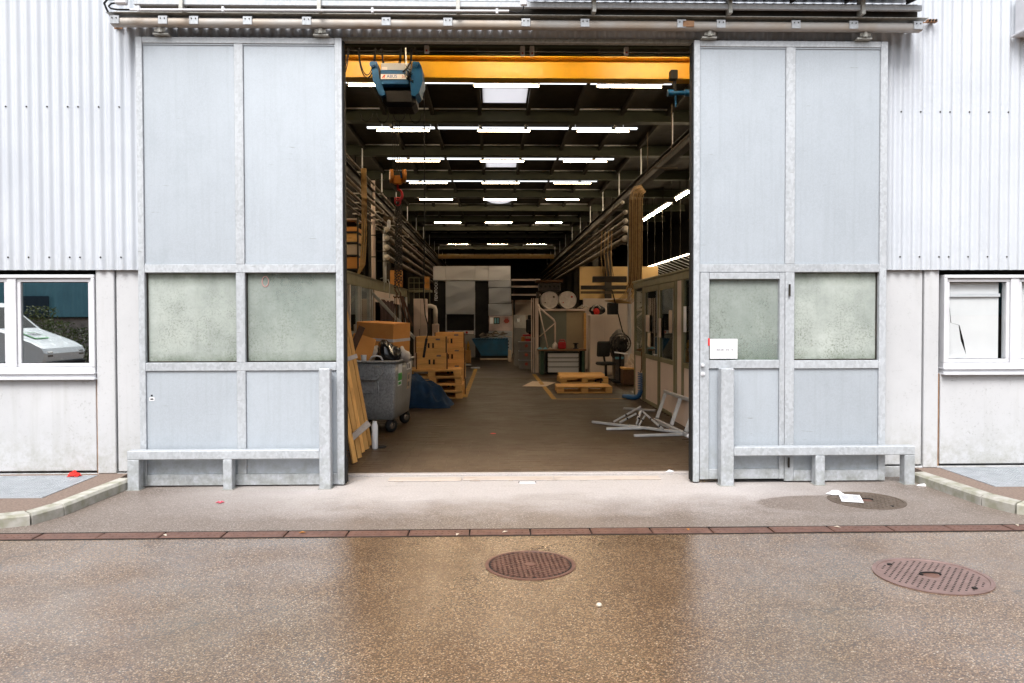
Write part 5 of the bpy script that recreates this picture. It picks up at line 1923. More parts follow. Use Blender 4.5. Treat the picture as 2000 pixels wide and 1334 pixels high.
# ================================================================== LEANING PLANKS
PL = [(-1.585, 8.80, .085, 2.45), (-1.585, 9.10, .078, 2.40), (-1.607, 9.47, .075, 2.42), (-1.598, 9.68, .082, 2.38), (-1.600, 9.98, .075, 2.40), (-1.69, 10.22, .08, 2.42)]
for i, (x, y, w, L) in enumerate(PL):
    lean = .168 - .004 * i
    b = MB()
    p = Vector((x, y, FZ + .012))
    q = p + Vector((-math.sin(lean) * L, -.10 - .05 * i, math.cos(lean) * L))
    b.bar(p, q, .024, w * .86, .003, up=(.55 + .35 * (i % 2), 1, 0))
    tag(b.build('leaning_plank', K['woodz']), 'yellow pine plank leaning inside the door edge, %s from the front' % ['first', 'second', 'third', 'fourth', 'fifth', 'sixth'][i], 'plank', 'planks leaning inside the door edge')
b = MB()
b.bar((-1.700, 8.97, .245), (-1.462, 9.06, .452), .07, .038, .004, up=(0, 1, .4))
tag(b.build('splintered_batten', K['woodold']), 'short weathered batten stuck crosswise near the foot of the planks', 'batten')
b = MB()
b.bar((-1.80, 8.90, 1.17), (-1.585, 8.98, 1.245), .05, .035, .004, up=(0, 1, 0))
tag(b.build('cross_batten', K['woodold']), 'short batten nailed across the planks at bin height', 'batten')
b = MB()
b.lathe([(.035, 0), (.04, .01), (.04, .30), (.028, .33), (.028, .35)], (-1.512, 9.80, FZ), n=14)
tag(b.build('white_canister', K['whitetrunk']), 'slim white canister behind the foot of the planks', 'canister')
b = MB()
b.cyl((-1.47, 9.9, FZ), (-1.47, 9.9, FZ + .014), .09, n=18)
tag(b.build('black_disc', K['rubber']), 'flat black rubber disc on the floor beside the planks', 'disc')

# ================================================================== WASTE CONTAINER (local frame, then turned)
wc = thing('waste_container', 'dented grey steel waste container on castors filled with rubbish', 'container', (-1.735, 11.72, FZ))
b = MB()
W2, L2 = .40, .62


def ring(hw, hl, z, r=.042, n=5):
    out = []
    for cx, cy, a0 in ((hw - r, -hl + r, -math.pi / 2), (hw - r, hl - r, 0), (-hw + r, hl - r, math.pi / 2), (-hw + r, -hl + r, math.pi)):
        for k in range(n):
            a = a0 + k * math.pi / 2 / (n - 1)
            out.append((cx + r * math.cos(a), cy + r * math.sin(a), z))
    return out


O = ORI[wc.name]
prof = [(W2 - .075, L2 - .085, .20), (W2 - .055, L2 - .065, .215), (W2 - .035, L2 - .04, .45), (W2 - .012, L2 - .016, .80), (W2 - .003, L2 - .004, 1.035)]
rings = [ring(*q) for q in prof]
inner = [ring(W2 - .02, L2 - .02, 1.03), ring(W2 - .06, L2 - .08, .62)]
allr = rings + inner
n = len(allr[0])
vs = [(p[0] + O.x, p[1] + O.y, p[2]) for r_ in allr for p in r_]
fs = []
for i in range(len(allr) - 1):
    for k in range(n):
        fs.append((i * n + k, i * n + (k + 1) % n, (i + 1) * n + (k + 1) % n, (i + 1) * n + k))
fs.append(tuple(range(n))[::-1])
fs.append(tuple((len(allr) - 1) * n + k for k in range(n)))
b.add(vs, fs, True)
b.build('tub', K['steelbin'], wc)
b = MB()
pts = [(p[0] + O.x, p[1] + O.y, 1.05) for p in ring(W2 + .006, L2 + .006, 1.05)]
b.tube(pts, .020, 8, True)
b.build('rim', K['steelbin'], wc)
yf = O.y - L2
b = MB()                                           # pressed handle bar and ribs of the end face
b.tube([(O.x - .20, yf + .032, .845), (O.x - .16, yf - .005, .80), (O.x + .12, yf - .005, .80), (O.x + .16, yf + .020, .845), (O.x + .21, yf + .012, .895)], [.015, .024, .024, .018, .012], 8)
b.tube([(O.x + .13, yf + .024, .77), (O.x + .13, yf + .045, .55), (O.x + .17, yf + .055, .50), (O.x + .21, yf + .06, .46)], .014, 8)
b.tube([(O.x - .16, yf + .024, .77), (O.x - .16, yf + .045, .55), (O.x - .19, yf + .055, .50)], .014, 8)
b.tube([(O.x - .16, yf + .05, .55), (O.x + .13, yf + .05, .55)], .010, 8)
b.build('pressed_handle', K['steelbin'], wc)
b = MB()
b.obox((O.x - .015, yf + .026, .655), (.19, .012, .13), Matrix.Rotation(-.09, 3, 'X'), .004)
b.build('maker_plate', K['steelbin'], wc)
for sx in (-1, 1):
    for sy in (-1, 1):
        x, y = O.x + sx * (W2 - .10), O.y + sy * (L2 - .14)
        ct = thing_part('castor', wc, (x, y, FZ))
        b = MB()
        b.lathe([(.05, 0), (.093, .004), (.098, .014), (.098, .046), (.093, .056), (.05, .06)], (x - .03, y, FZ + .098), (.8, -.6, 0), 22)
        b.build('tyre', K['rubber'], ct)
        b = MB()
        b.lathe([(.012, -.003), (.06, .001), (.064, .003), (.064, .057), (.06, .059), (.012, .063)], (x - .03, y, FZ + .098), (.8, -.6, 0), 18)
        b.build('rim', K['chrome'], ct)
        b = MB()
        b.box(x - .036, x - .030, y - .03, y + .03, FZ + .08, .198)
        b.box(x + .030, x + .036, y - .03, y + .03, FZ + .08, .198)
        b.box(x - .05, x + .05, y - .05, y + .05, .190, .200)
        b.build('fork', K['darksteel'], ct)


def side_label(name, u0, u1, z0, z1, mat, parent=wc, dx=.0):
    xx = lambda z: O.x + W2 - .012 + (z - .80) * .05 + .0035 + dx
    b = MB()
    b.convex([(xx(z0), O.y + u0, z0), (xx(z0), O.y + u1, z0), (xx(z1), O.y + u1, z1), (xx(z1), O.y + u0, z1),
              (xx(z0) - .002, O.y + u0, z0), (xx(z0) - .002, O.y + u1, z0), (xx(z1) - .002, O.y + u1, z1), (xx(z1) - .002, O.y + u0, z1)],
             [(0, 1, 2, 3), (4, 5, 6, 7), (0, 1, 5, 4), (1, 2, 6, 5), (2, 3, 7, 6), (3, 0, 4, 7)])
    return b.build(name, mat, parent)


side_label('sticker', -.45, -.20, .68, 1.00, K['paper'])
side_label('sticker_print', -.45, -.20, .76, .87, K['green'], wc, .002)
side_label('sticker_print', -.42, -.24, .70, .74, K['green'], wc, .002)
side_label('sticker', .12, .44, .88, 1.00, K['paper'])
side_label('sticker_print', .18, .24, .90, .97, K['ink'], wc, .002)
side_label('sticker_print', .30, .36, .90, .97, K['ink'], wc, .002)
side_label('sticker', .20, .42, .58, .83, K['cardflat'])
side_label('sticker_print', .25, .37, .62, .69, K['ink'], wc, .002)
side_label('sticker_print', .26, .36, .73, .80, K['ink'], wc, .002)
wc.rotation_euler = (0, 0, math.radians(-5.5))


def carton(name, label, c, size, rot, mat='card', tape=True, open_top=False):
    t = thing(name, label, 'carton', (c[0], c[1], c[2] - size[2] / 2))
    R3 = Euler(rot).to_matrix()
    b = MB()
    b.obox(c, size, R3, .004)
    b.build('body', K[mat], t)
    if tape:
        b = MB()
        b.obox(c, (size[0] + .003, size[1] + .003, size[2] * .085), R3)
        o = b.build('tape_band', K['tape'], t)
    return t


carton('cardboard_box', 'big brown cardboard box with pale tape band in the waste container', (-1.70, 11.93, 1.36), (.68, .46, .51), (.03, .05, -.46))
b = MB()
b.obox((-1.93, 11.35, 1.24), (.34, .02, .38), Euler((-.35, .28, .25)).to_matrix(), .003)
tag(b.build('cardboard_flap', K['card']), 'loose brown cardboard sheet standing in the near corner of the container', 'cardboard')
b = MB()
b.obox((-2.02, 11.32, 1.33), (.10, .02, .50), Euler((-.2, .42, .2)).to_matrix(), .003)
tag(b.build('dark_board', K['darkwood']), 'dark narrow board sticking out of the container behind the planks', 'board')


def lump(c, r, seed, amp=.28, n=18, m=12, flat=0.0):
    """a creased bag: a ball pushed in and out by a few random bumps"""
    R4 = random.Random(seed)
    ws = [(Vector((R4.gauss(0, 1), R4.gauss(0, 1), R4.gauss(0, 1))).normalized(), R4.uniform(2, 7), R4.uniform(0, 6)) for _ in range(9)]
    vs, fs = [], []
    for j in range(m + 1):
        th = math.pi * j / m
        for k in range(n):
            ph = 2 * math.pi * k / n
            d = Vector((math.sin(th) * math.cos(ph), math.sin(th) * math.sin(ph), math.cos(th)))
            f = 1 + amp * sum(math.sin(w.dot(d) * fr + o) for w, fr, o in ws) / 4.5
            f += .05 * abs(math.sin(d.x * 9 + d.z * 5 + seed)) - .05 * abs(math.sin(d.y * 8 - d.z * 7 + seed * 2))
            p = Vector((d.x * r[0] * f, d.y * r[1] * f, d.z * r[2] * f))
            vs.append((c[0] + p.x, c[1] + p.y, max(c[2] + p.z, flat)))
    for j in range(m):
        for k in range(n):
            fs.append((j * n + k, (j + 1) * n + k, (j + 1) * n + (k + 1) % n, j * n + (k + 1) % n))
    b = MB()
    b.add(vs, fs, True)
    return b


bb = lump((-1.555, 11.40, 1.13), (.165, .17, .20), 4, .34, 30, 20)
tag(bb.build('bin_bag', K['bag']), 'shiny black bin bag on top of the waste container', 'bag')
tag(lump((-1.345, 11.55, 1.13), (.085, .12, .12), 9, .4, 20, 14).build('white_bag', K['whitebag']), 'crumpled whitish plastic bag at the container rim', 'bag')
tag(lump((-1.80, 11.55, 1.14), (.12, .13, .13), 14, .4, 20, 14).build('grey_bag', K['whitebag']), 'crumpled pale bag beside the black one in the container', 'bag')
b = MB()
b.tube([(-1.80, 11.2, 1.06), (-1.76, 11.18, 1.12), (-1.69, 11.17, 1.135), (-1.63, 11.17, 1.12), (-1.60, 11.18, 1.06)], .012, 7)
tag(b.build('white_hose_end', K['whitetrunk']), 'short white hose loop poking over the container rim', 'hose')
b = MB()
b.lathe([(.035, 0), (.042, .09), (.042, .10)], (-1.875, 11.17, 1.045), n=14)
tag(b.build('paper_cup', K['whitetrunk']), 'white paper cup on the container rim by the planks', 'cup')

# ================================================================== PALLETS AND CRATES
def make_pallet():
    t = thing('wooden_pallet', 'x', 'pallet', (0, 0, 0), 'wooden pallets')
    for k in range(5):
        w = .145 if k in (0, 2, 4) else .10
        yy = -.3275 + k * .16375
        part('deck_board', K['wood'], t, (-.6, .6, yy - w / 2, yy + w / 2, .122, .144), bev=.002)
    for x in (-.5275, 0, .5275):
        part('cross_board', K['woodx'], t, (x - .0725, x + .0725, -.4, .4, .100, .121), bev=.002)
        for yy in (-.35, 0, .35):
            part('block', K['wood'], t, (x - .0725, x + .0725, yy - .05, yy + .05, .0225, .0995), bev=.003)
    for yy in (-.35, 0, .35):
        part('runner', K['wood'], t, (-.6, .6, yy - .05, yy + .05, 0, .022), bev=.002)
    return t


p0 = make_pallet()
spots = [((-1.235, 16.14, FZ), .012, 'bottom pallet of the stack behind the blue tarpaulin'), ((-1.225, 16.13, FZ + .145), -.02, 'second lowest pallet of the stack behind the blue tarpaulin'),
         ((-1.245, 16.15, FZ + .290), .015, 'third pallet up in the stack behind the blue tarpaulin'), ((-1.26, 16.14, FZ + .435), -.01, 'top pallet of the stack, carrying the wooden crates'),
         ((2.005, 17.09, FZ), -.02, 'single pallet lying nearest beside the yellow floor line'), ((2.28, 19.62, FZ), .05, 'pallet lying flat before the workbench behind the nearest one'),
         ((2.36, 20.62, FZ), -.03, 'pallet lying farthest back against the workbench')]
for i, (loc, rz, lb) in enumerate(spots):
    if i == 0:
        p0.location = loc
        p0.rotation_euler = (0, 0, rz)
        p0['label'] = lb
    else:
        dup(p0, loc, rz, lb)
tag(part('plywood_sheet', K['wood'], None, (1.72, 2.88, 19.25, 19.98, FZ + .145, FZ + .160), bev=.003), 'plywood sheet covering the middle pallet on the floor', 'board')
tag(part('plywood_sheet', K['wood'], None, (-1.86, -.68, 15.74, 16.54, FZ + .5805, FZ + .60), bev=.003), 'plywood lid between the pallet stack and the crates', 'board')
b = MB()
b.convex([(.70, 18.45, .012), (1.24, 18.28, .012), (1.60, 19.5, .012), (1.02, 19.85, .012), (.70, 18.45, .022), (1.24, 18.28, .026), (1.60, 19.5, .020), (1.02, 19.85, .024)],
         [(0, 1, 2, 3), (4, 5, 6, 7), (0, 1, 5, 4), (1, 2, 6, 5), (2, 3, 7, 6), (3, 0, 4, 7)])
tag(b.build('flat_cardboard', K['cardflat']), 'pale cardboard sheet lying across the yellow floor line', 'cardboard')


def make_crate(w, d, h):
    t = thing('wooden_crate', 'x', 'crate', (0, 0, 0), 'stacked wooden crates')
    nb = 3
    bh = h / nb
    for k in range(nb):
        z0, z1 = k * bh + .003, (k + 1) * bh - .005
        part('side_board', K['wood'], t, (-w / 2, w / 2, -d / 2, -d / 2 + .02, z0, z1), bev=.002)
        part('side_board', K['wood'], t, (-w / 2, w / 2, d / 2 - .02, d / 2, z0, z1), bev=.002)
        part('end_board', K['woodx'], t, (w / 2 - .02, w / 2, -d / 2 + .021, d / 2 - .021, z0, z1), bev=.002)
        part('end_board', K['woodx'], t, (-w / 2, -w / 2 + .02, -d / 2 + .021, d / 2 - .021, z0, z1), bev=.002)
    for x in (-.045, .045):
        part('hand_slot', K['pit'], t, (x - .02, x + .02, -d / 2 - .002, -d / 2 - .0005, .10, .10 + .10))
    part('bottom', K['wood'], t, (-w / 2 + .021, w / 2 - .021, -d / 2 + .021, d / 2 - .021, .004, .02))
    part('stamp', K['ink'], t, (.10, .19, -d / 2 - .002, -d / 2 - .0005, h - .075, h - .045))
    for x in (-w / 2 - .0125, w / 2 + .0125):
        part('corner_post', K['darkwood'], t, (x - .012, x + .012, -d / 2, -d / 2 + .08, .002, h - .002))
    return t


c0 = make_crate(.60, .62, .335)
zz = FZ + .601
for i, (x, y, z, rz, lb) in enumerate(((-1.265, 16.10, zz, .01, 'lower wooden crate with two hand slots on the pallet stack'), (-1.275, 16.11, zz + .336, -.012, 'upper wooden crate with two hand slots on the pallet stack'),
                                       (-.93, 16.86, FZ, .04, 'bottom crate of the pile behind the pallet stack'), (-.92, 16.87, FZ + .336, -.03, 'second crate of the pile behind the pallet stack'),
                                       (-.935, 16.86, FZ + .672, .02, 'third crate of the pile behind the pallet stack'), (-.94, 16.87, FZ + 1.008, .0, 'top crate of the pile behind the pallet stack'))):
    if i == 0:
        c0.location = (x, y, z)
        c0.rotation_euler = (0, 0, rz)
        c0['label'] = lb
    else:
        dup(c0, (x, y, z), rz, lb)

# blue tarpaulin heap
b = MB()
vs, fs = [], []
Rt = random.Random(6)
nx, ny = 44, 32
waves = [(Rt.uniform(-13, 13), Rt.uniform(-11, 11), Rt.uniform(0, 6), Rt.uniform(.004, .016)) for _ in range(16)]
for j in range(ny + 1):
    for i in range(nx + 1):
        u, v = i / nx, j / ny
        x = -1.62 + u * .84
        y = 14.05 + v * 1.15
        e = min(1, min(u + .35, 1.0 - u, v, 1 - v) * 4.2)
        h = (.52 * (1 - u) ** .8 + .12) * max(0, math.sin(math.pi * min(max(v * .95 + .03, 0), 1))) ** .55
        h *= min(1, (1 - u) * 6)
        h += sum(a * math.sin(fx * u * 2 + fy * v * 2 + o) for fx, fy, o, a in waves) * (e > 0)
        vs.append((x + .03 * math.sin(v * 9 + u * 3), y + .05 * math.sin(u * 8), max(.02, h * (1 if 0 < v < 1 and u < 1 else 0) + .02)))
for j in range(ny):
    for i in range(nx):
        a = j * (nx + 1) + i
        fs.append((a, a + 1, a + nx + 2, a + nx + 1))
b.add(vs, fs, True)
tag(b.build('blue_tarpaulin', K['tarp']), 'dark blue tarpaulin heaped on the floor behind the waste container', 'tarpaulin')

# ================================================================== BIG PRESS AT THE BACK
mp = thing('press_machine', 'tall grey and black press with white vertical lettering at the back', 'machine', (-.85, 33, 0))
Y0 = 31.5
part('frame_black', K['black'], mp, (-2.40, .70, Y0 + .12, 35.5, .01, 3.15))
for a, c in ((-2.44, -1.95), (-1.945, -.73), (-.725, -.19), (-.185, .72)):
    part('top_cover', K['mlight'], mp, (a, c, Y0 - .05, 35.6, 3.17, 3.76), bev=.012)
part('front_panel', K['mgrey'], mp, (-1.94, -.735, Y0, Y0 + .118, 1.79, 3.165), bev=.01)
part('lower_frame', K['mgrey'], mp, (-1.95, -1.90, Y0 + .02, Y0 + .118, .60, 1.785), (-.78, -.735, Y0 + .02, Y0 + .118, .60, 1.785))
part('window_frame', K['greybox'], mp, (-1.94, -.735, Y0 + .01, Y0 + .1, .015, .95), bev=.01)
part('control_strip', K['mlight'], mp, (-1.88, -.80, Y0 - .02, Y0 + .06, .97, 1.12), bev=.01)
b = MB()
for x in (-1.62, -1.08):
    b.cyl((x, Y0 - .02, 1.05), (x, Y0 - .06, 1.05), .05, n=14)
b.build('red_button', K['red'], mp)
for z0, z1, dx, m in ((2.885, 3.165, 0, 'mgrey'), (2.235, 2.865, .03, 'mgrey'), (1.73, 2.215, -.01, 'mgrey'), (.02, 1.10, .0, 'mgrey')):
    part('side_cabinet', K[m], mp, (-.185 + dx * .5, .735 + (.04 if z1 < 2.3 else -.0), Y0 - .10, Y0 + .118, z0, z1), bev=.012)
nb = part('notice_panel', K['mpink'], mp, (-.17, .775, Y0 - .10, Y0 + .118, 1.112, 1.722), bev=.006)
part('notice', K['paper'], nb, (-.13, .0, Y0 - .106, Y0 - .1015, 1.40, 1.66))
part('screen', K['black'], nb, (.03, .27, Y0 - .108, Y0 - .1015, 1.39, 1.66))
part('screen_window', K['teal'], nb, (.06, .13, Y0 - .112, Y0 - .109, 1.42, 1.63), (.16, .24, Y0 - .112, Y0 - .109, 1.42, 1.63))
part('red_emblem', K['inkred'], nb, (.44, .66, Y0 - .106, Y0 - .1015, 1.46, 1.56), (.48, .62, Y0 - .108, Y0 - .1062, 1.42, 1.60), (.47, .63, Y0 - .106, Y0 - .1015, 1.62, 1.65))
text('FEINTOOL', .175, K['paper'], 'lettering', mp, Matrix.Translation((-2.33, Y0 + .112, 2.76)) @ Matrix.Rotation(math.pi / 2, 4, 'X') @ Matrix.Rotation(math.pi / 2, 4, 'Z'), .002)

# switch cabinet and its pipework beside the press
sw = thing('switch_cabinet', 'narrow cream switch cabinet between the office and the press', 'cabinet', (-2.37, 25.2, 0))
part('body', K['panel'], sw, (-2.58, -2.16, 25.0, 25.5, .012, 2.28), bev=.01)
part('door_line', K['darksteel'], sw, (-2.352, -2.346, 24.996, 24.9995, .05, 2.24))
part('handle', K['black'], sw, (-2.40, -2.385, 24.98, 24.9995, 1.05, 1.30))
db = thing('filter_unit', 'small cream filter unit with elbow pipe beside the press', 'machine', (-1.95, 26.3, 0))
part('body', K['panel'], db, (-2.08, -1.86, 26.2, 26.6, .75, 1.45), bev=.02)
part('stand', K['mgrey'], db, (-2.06, -1.90, 26.25, 26.55, .012, .748))
b = MB()
b.tube([(-1.97, 26.4, 1.45), (-1.97, 26.4, 1.92), (-2.0, 26.4, 2.02), (-2.12, 26.4, 2.06), (-2.4, 26.4, 2.06)], .075, 10)
b.build('elbow_pipe', K['pipecap'], db)
# clutter on top of the office, far
for i, (x, yq, w, h, m, lb) in enumerate(((-2.95, 27.0, .40, .58, 'card', 'orange brown carton standing on the office cap behind the chain'), (-2.58, 30.0, .20, .5, 'card', 'small brown carton on the mesh gallery beside the press'))):
    tag(part('carton', K[m], None, (x - w / 2 - .45 * (i == 0), x + w / 2 - .45 * (i == 0), yq, yq + .4, 2.742 if i == 0 else 2.75, (2.742 if i == 0 else 2.75) + h), bev=.01), lb, 'carton')
gy = thing('mesh_gallery', 'thin mesh railing gallery beside the press lettering', 'railing', (-2.75, 30, 2.2))
b = MB()
for z in (2.78, 3.0, 3.2):
    b.cyl((-3.25, 29.8, z), (-2.45, 29.8, z), .012, n=6)
for k in range(5):
    b.cyl((-3.25 + k * .2, 29.8, 2.2), (-3.25 + k * .2, 29.8, 3.2), .012, n=6)
b.build('bars', K['oliveframe'], gy)
part('deck', K['oliveframe'], gy, (-3.28, -2.43, 29.85, 30.9, 2.66, 2.745))
for x in (-3.2, -2.55):
    part('stilt', K['darksteel'], gy, (x, x + .08, 30.3, 30.38, .012, 2.658))

# blue tipping skip with scrap
sk = thing('tipping_skip', 'blue steel tipping skip heaped with scrap before the press', 'skip', (-.12, 29.6, 0))
b = MB()
b.prism([(-.82, .84), (.57, .86), (.57, .20), (-.45, .20)], 1, 29.4, 30.6)
b.build('tub', K['skipblue'], sk)
b = MB()
for k in range(13):
    x = -.74 + k * .105
    b.bar((x - .03, 29.392, .80), (x + .03, 29.392, .86), .012, .02)
b.build('rim_teeth', K['black'], sk)
b = MB()
for k in range(5):
    b.box(.571, .60, 29.39, 29.42, .24 + k * .12, .30 + k * .12)
b.build('side_rungs', K['black'], sk)
part('base_frame', K['black'], sk, (-.5, .56, 29.45, 30.5, .03, .198))
part('fork_pocket', K['cardflat'], sk, (-.5, .64, 29.25, 29.40, .045, .10), (.57, .68, 29.22, 29.245, .05, .42))
Rs = random.Random(19)
for i in range(14):
    x = -.75 + Rs.random() * 1.25
    z = .90 + Rs.uniform(0, .20) * (1 - abs(x + .05) / 1.2)
    b = MB()
    a = Rs.uniform(-.6, .6)
    L = Rs.uniform(.15, .38)
    yq = 29.45 + Rs.random() * .8
    if i % 3 == 0:
        b = crumple(x, yq, z, .16, .14, .12, i + 50, 9, 3)
    else:
        b.bar((x - L * math.cos(a), yq, z - L * math.sin(a) * .4), (x + L * math.cos(a), yq + .05, z + L * math.sin(a) * .4), .05, .035, .008)
    b.build('scrap_piece', K['scrap'] if i % 2 else K['scrapdark'], sk)

# floor clutter beside the skip
cl = [(-1.02, 27.9, .42, .30, .46, 'woodx', 'open wooden box beside the blue skip'), (-1.05, 27.6, .12, .12, .85, 'line', 'yellow bottle standing in the box beside the skip'), (-.90, 27.75, .11, .11, .78, 'line', 'second yellow bottle in the box beside the skip'),
      (-1.0, 26.2, .5, .25, .05, 'mlight', 'pale trolley plate low on the floor before the skip'), (-.72, 25.6, .36, .16, .05, 'scrapdark', 'dark tool lying on the floor before the skip'), (-.58, 24.9, .30, .12, .04, 'paper', 'white tool lying by the end of the yellow line'),
      (.62, 28.6, .12, .2, .42, 'cardflat', 'pale upright angle beside the blue skip')]
for x, yq, w, d, h, m, lb in cl:
    b = MB()
    z0 = FZ if 'bottle' not in lb else FZ + .47
    if 'bottle' in lb:
        b.lathe([(w / 2, 0), (w / 2, h * .25), (w * .2, h * .32), (w * .2, h * .4)], (x, yq, z0), n=12)
    else:
        b.box(x - w / 2, x + w / 2, yq - d / 2, yq + d / 2, z0, z0 + h, .01)
    nm = 'bottle' if 'bottle' in lb else ('wooden_box' if 'box' in lb else 'floor_tool')
    tag(b.build(nm, K[m]), lb, nm.split('_')[-1])

# three grey stacking boxes and the controls above
for i in range(3):
    t = thing('stacking_box', 'grey stacking box with red mark, %s of the three' % ['lowest', 'middle', 'topmost'][i], 'box', (1.035, 24.6, FZ + i * .292), 'grey stacking boxes')
    z = FZ + i * .292
    b = MB()
    b.prism([(.835, z), (1.235, z), (1.252, z + .27), (.818, z + .27)], 1, 24.5, 24.85)
    b.build('body', K['greybox'], t)
    part('rim', K['mgrey'], t, (.808, 1.262, 24.49, 24.86, z + .271, z + .291), bev=.004)
    b = MB()
    b.cyl((1.06, 24.497, z + .16), (1.06, 24.488, z + .16), .05, n=14)
    b.build('mark', K['inkred'], t)
t = thing('box_clutter', 'red and cream parts lying on the topmost grey stacking box', 'parts', (1.05, 24.6, FZ + .877))
for a, c, z0, z1, m in ((.9, 1.02, .90, 1.05, 'orange'), (1.03, 1.18, .90, .98, 'red'), (.95, 1.2, 1.06, 1.12, 'red'), (1.08, 1.2, .985, 1.055, 'cardflat')):
    part('piece', K[m], t, (a, c, 24.55, 24.75, z0, z1), bev=.01)
t = thing('control_desk', 'grey sloping control desk behind the stacking boxes', 'machine', (.95, 26.5, 0))
b = MB()
b.prism([(26.3, .012), (26.9, .012), (26.9, 1.75), (26.6, 1.75), (26.3, 1.3)], 0, .72, 1.12)
b.build('body', K['greybox'], t)
part('screen_frame', K['paper'], t, (.82, .92, 26.42, 26.47, 1.50, 1.62))
t = thing('black_drill', 'black pillar drill behind the grey stacking boxes', 'machine', (1.22, 25.6, 0))
part('head', K['black'], t, (1.10, 1.34, 25.5, 25.8, 1.15, 1.60), bev=.03)
part('column', K['black'], t, (1.19, 1.27, 25.7, 25.78, .012, 1.149))
part('motor', K['black'], t, (1.16, 1.30, 25.55, 25.75, 1.601, 1.75), bev=.02)

# ================================================================== WORKBENCH BAY
wb = thing('workbench', 'dark green workbench with four pale drawers', 'workbench', (2.0, 22.4, 0))
part('top', K['benchtop'], wb, (1.30, 2.70, 22.15, 22.85, .70, .745), bev=.006)
for x0, x1 in ((1.37, 1.47), (2.57, 2.66)):
    part('leg', K['benchgreen'], wb, (x0, x1, 22.2, 22.8, .012, .699), bev=.008)
part('drawer_case', K['black'], wb, (1.56, 2.50, 22.22, 22.8, .05, .66))
for z0, z1 in ((.075, .235), (.25, .385), (.40, .50), (.515, .63)):
    d = part('drawer', K['mlight'], wb, (1.585, 2.475, 22.185, 22.219, z0, z1), bev=.006)
    part('grip', K['darksteel'], d, (1.60, 2.46, 22.180, 22.1845, z1 - .022, z1 - .012))
t = thing('red_canister', 'red petrol canister standing on the workbench', 'canister', (2.02, 22.4, .746))
b = MB()
b.box(1.90, 2.13, 22.34, 22.50, .746, .955, .03)
b.build('body', K['red'], t)
b = MB()
b.tube([(1.94, 22.42, .95), (1.95, 22.42, 1.005), (2.08, 22.42, 1.005), (2.10, 22.42, .95)], .018, 7)
b.build('handle', K['red'], t)
t = thing('white_jug', 'white plastic jug on the workbench beside the red canister', 'jug', (1.80, 22.4, .746))
b = MB()
b.lathe([(.07, 0), (.075, .02), (.075, .13), (.035, .18), (.03, .20)], (1.81, 22.42, .746), n=16)
b.build('body', K['whitebag'], t)
t = thing('black_spool', 'black cable spool standing on the workbench', 'spool', (2.42, 22.4, .746))
b = MB()
b.lathe([(.085, 0), (.085, .018), (.045, .03), (.045, .14), (.085, .15), (.085, .17)], (2.42, 22.42, .746), n=18)
b.build('reel', K['black'], t)
for i, (x, m, lb) in enumerate(((1.36, 'teal', 'turquoise hand tool at the end of the workbench'), (1.52, 'teal', 'second turquoise tool beside the first on the workbench'), (1.66, 'cardflat', 'cream wrapped part before the white jug on the workbench'))):
    tag(crumple(x, 22.28, .746, .075, .05, .06, 70 + i, 9, 3).build('bench_tool', K[m]), lb, 'tool')

pn = thing('board_partition', 'grey and tan board partition behind the workbench', 'partition', (2.1, 23.0, 0))
part('grey_board', K['greyboard'], pn, (1.42, 2.205, 23.02, 23.05, .02, 1.86))
part('tan_board', K['tanboard'], pn, (2.207, 2.77, 23.02, 23.05, .02, 1.86))
part('top_rail', K['panel'], pn, (1.36, 2.80, 22.96, 23.10, 1.861, 1.925), bev=.006)
part('platform', K['darksteel'], pn, (1.36, 2.80, 23.10, 24.2, 1.88, 1.925))
part('back_leg', K['darksteel'], pn, (1.36, 1.42, 24.1, 24.16, .012, 1.879), (2.74, 2.80, 24.1, 24.16, .012, 1.879))
part('end_post', K['panel'], pn, (1.14, 1.165, 22.9, 23.0, .012, 2.24), (1.20, 1.225, 22.9, 23.0, .012, 2.24), (1.26, 1.355, 22.9, 23.0, .012, 2.24))
part('edge_strip', K['wood'], pn, (2.72, 2.79, 22.96, 23.015, .7, 1.80))
fr = thing('bent_frame', 'cream bent tube frame standing on the workbench end', 'frame', (1.5, 22.8, .746))
b = MB()
b.tube([(1.34, 22.80, 2.06), (1.38, 22.8, 1.95), (1.80, 22.8, 1.60), (1.84, 22.8, 1.52), (1.84, 22.8, .76)], .028, 8)
b.tube([(1.36, 22.78, 1.95), (1.62, 22.78, .78)], .018, 7)
b.tube([(1.84, 22.79, 1.50), (1.38, 22.79, 1.10)], .014, 7)
b.build('tube', K['panel'], fr)

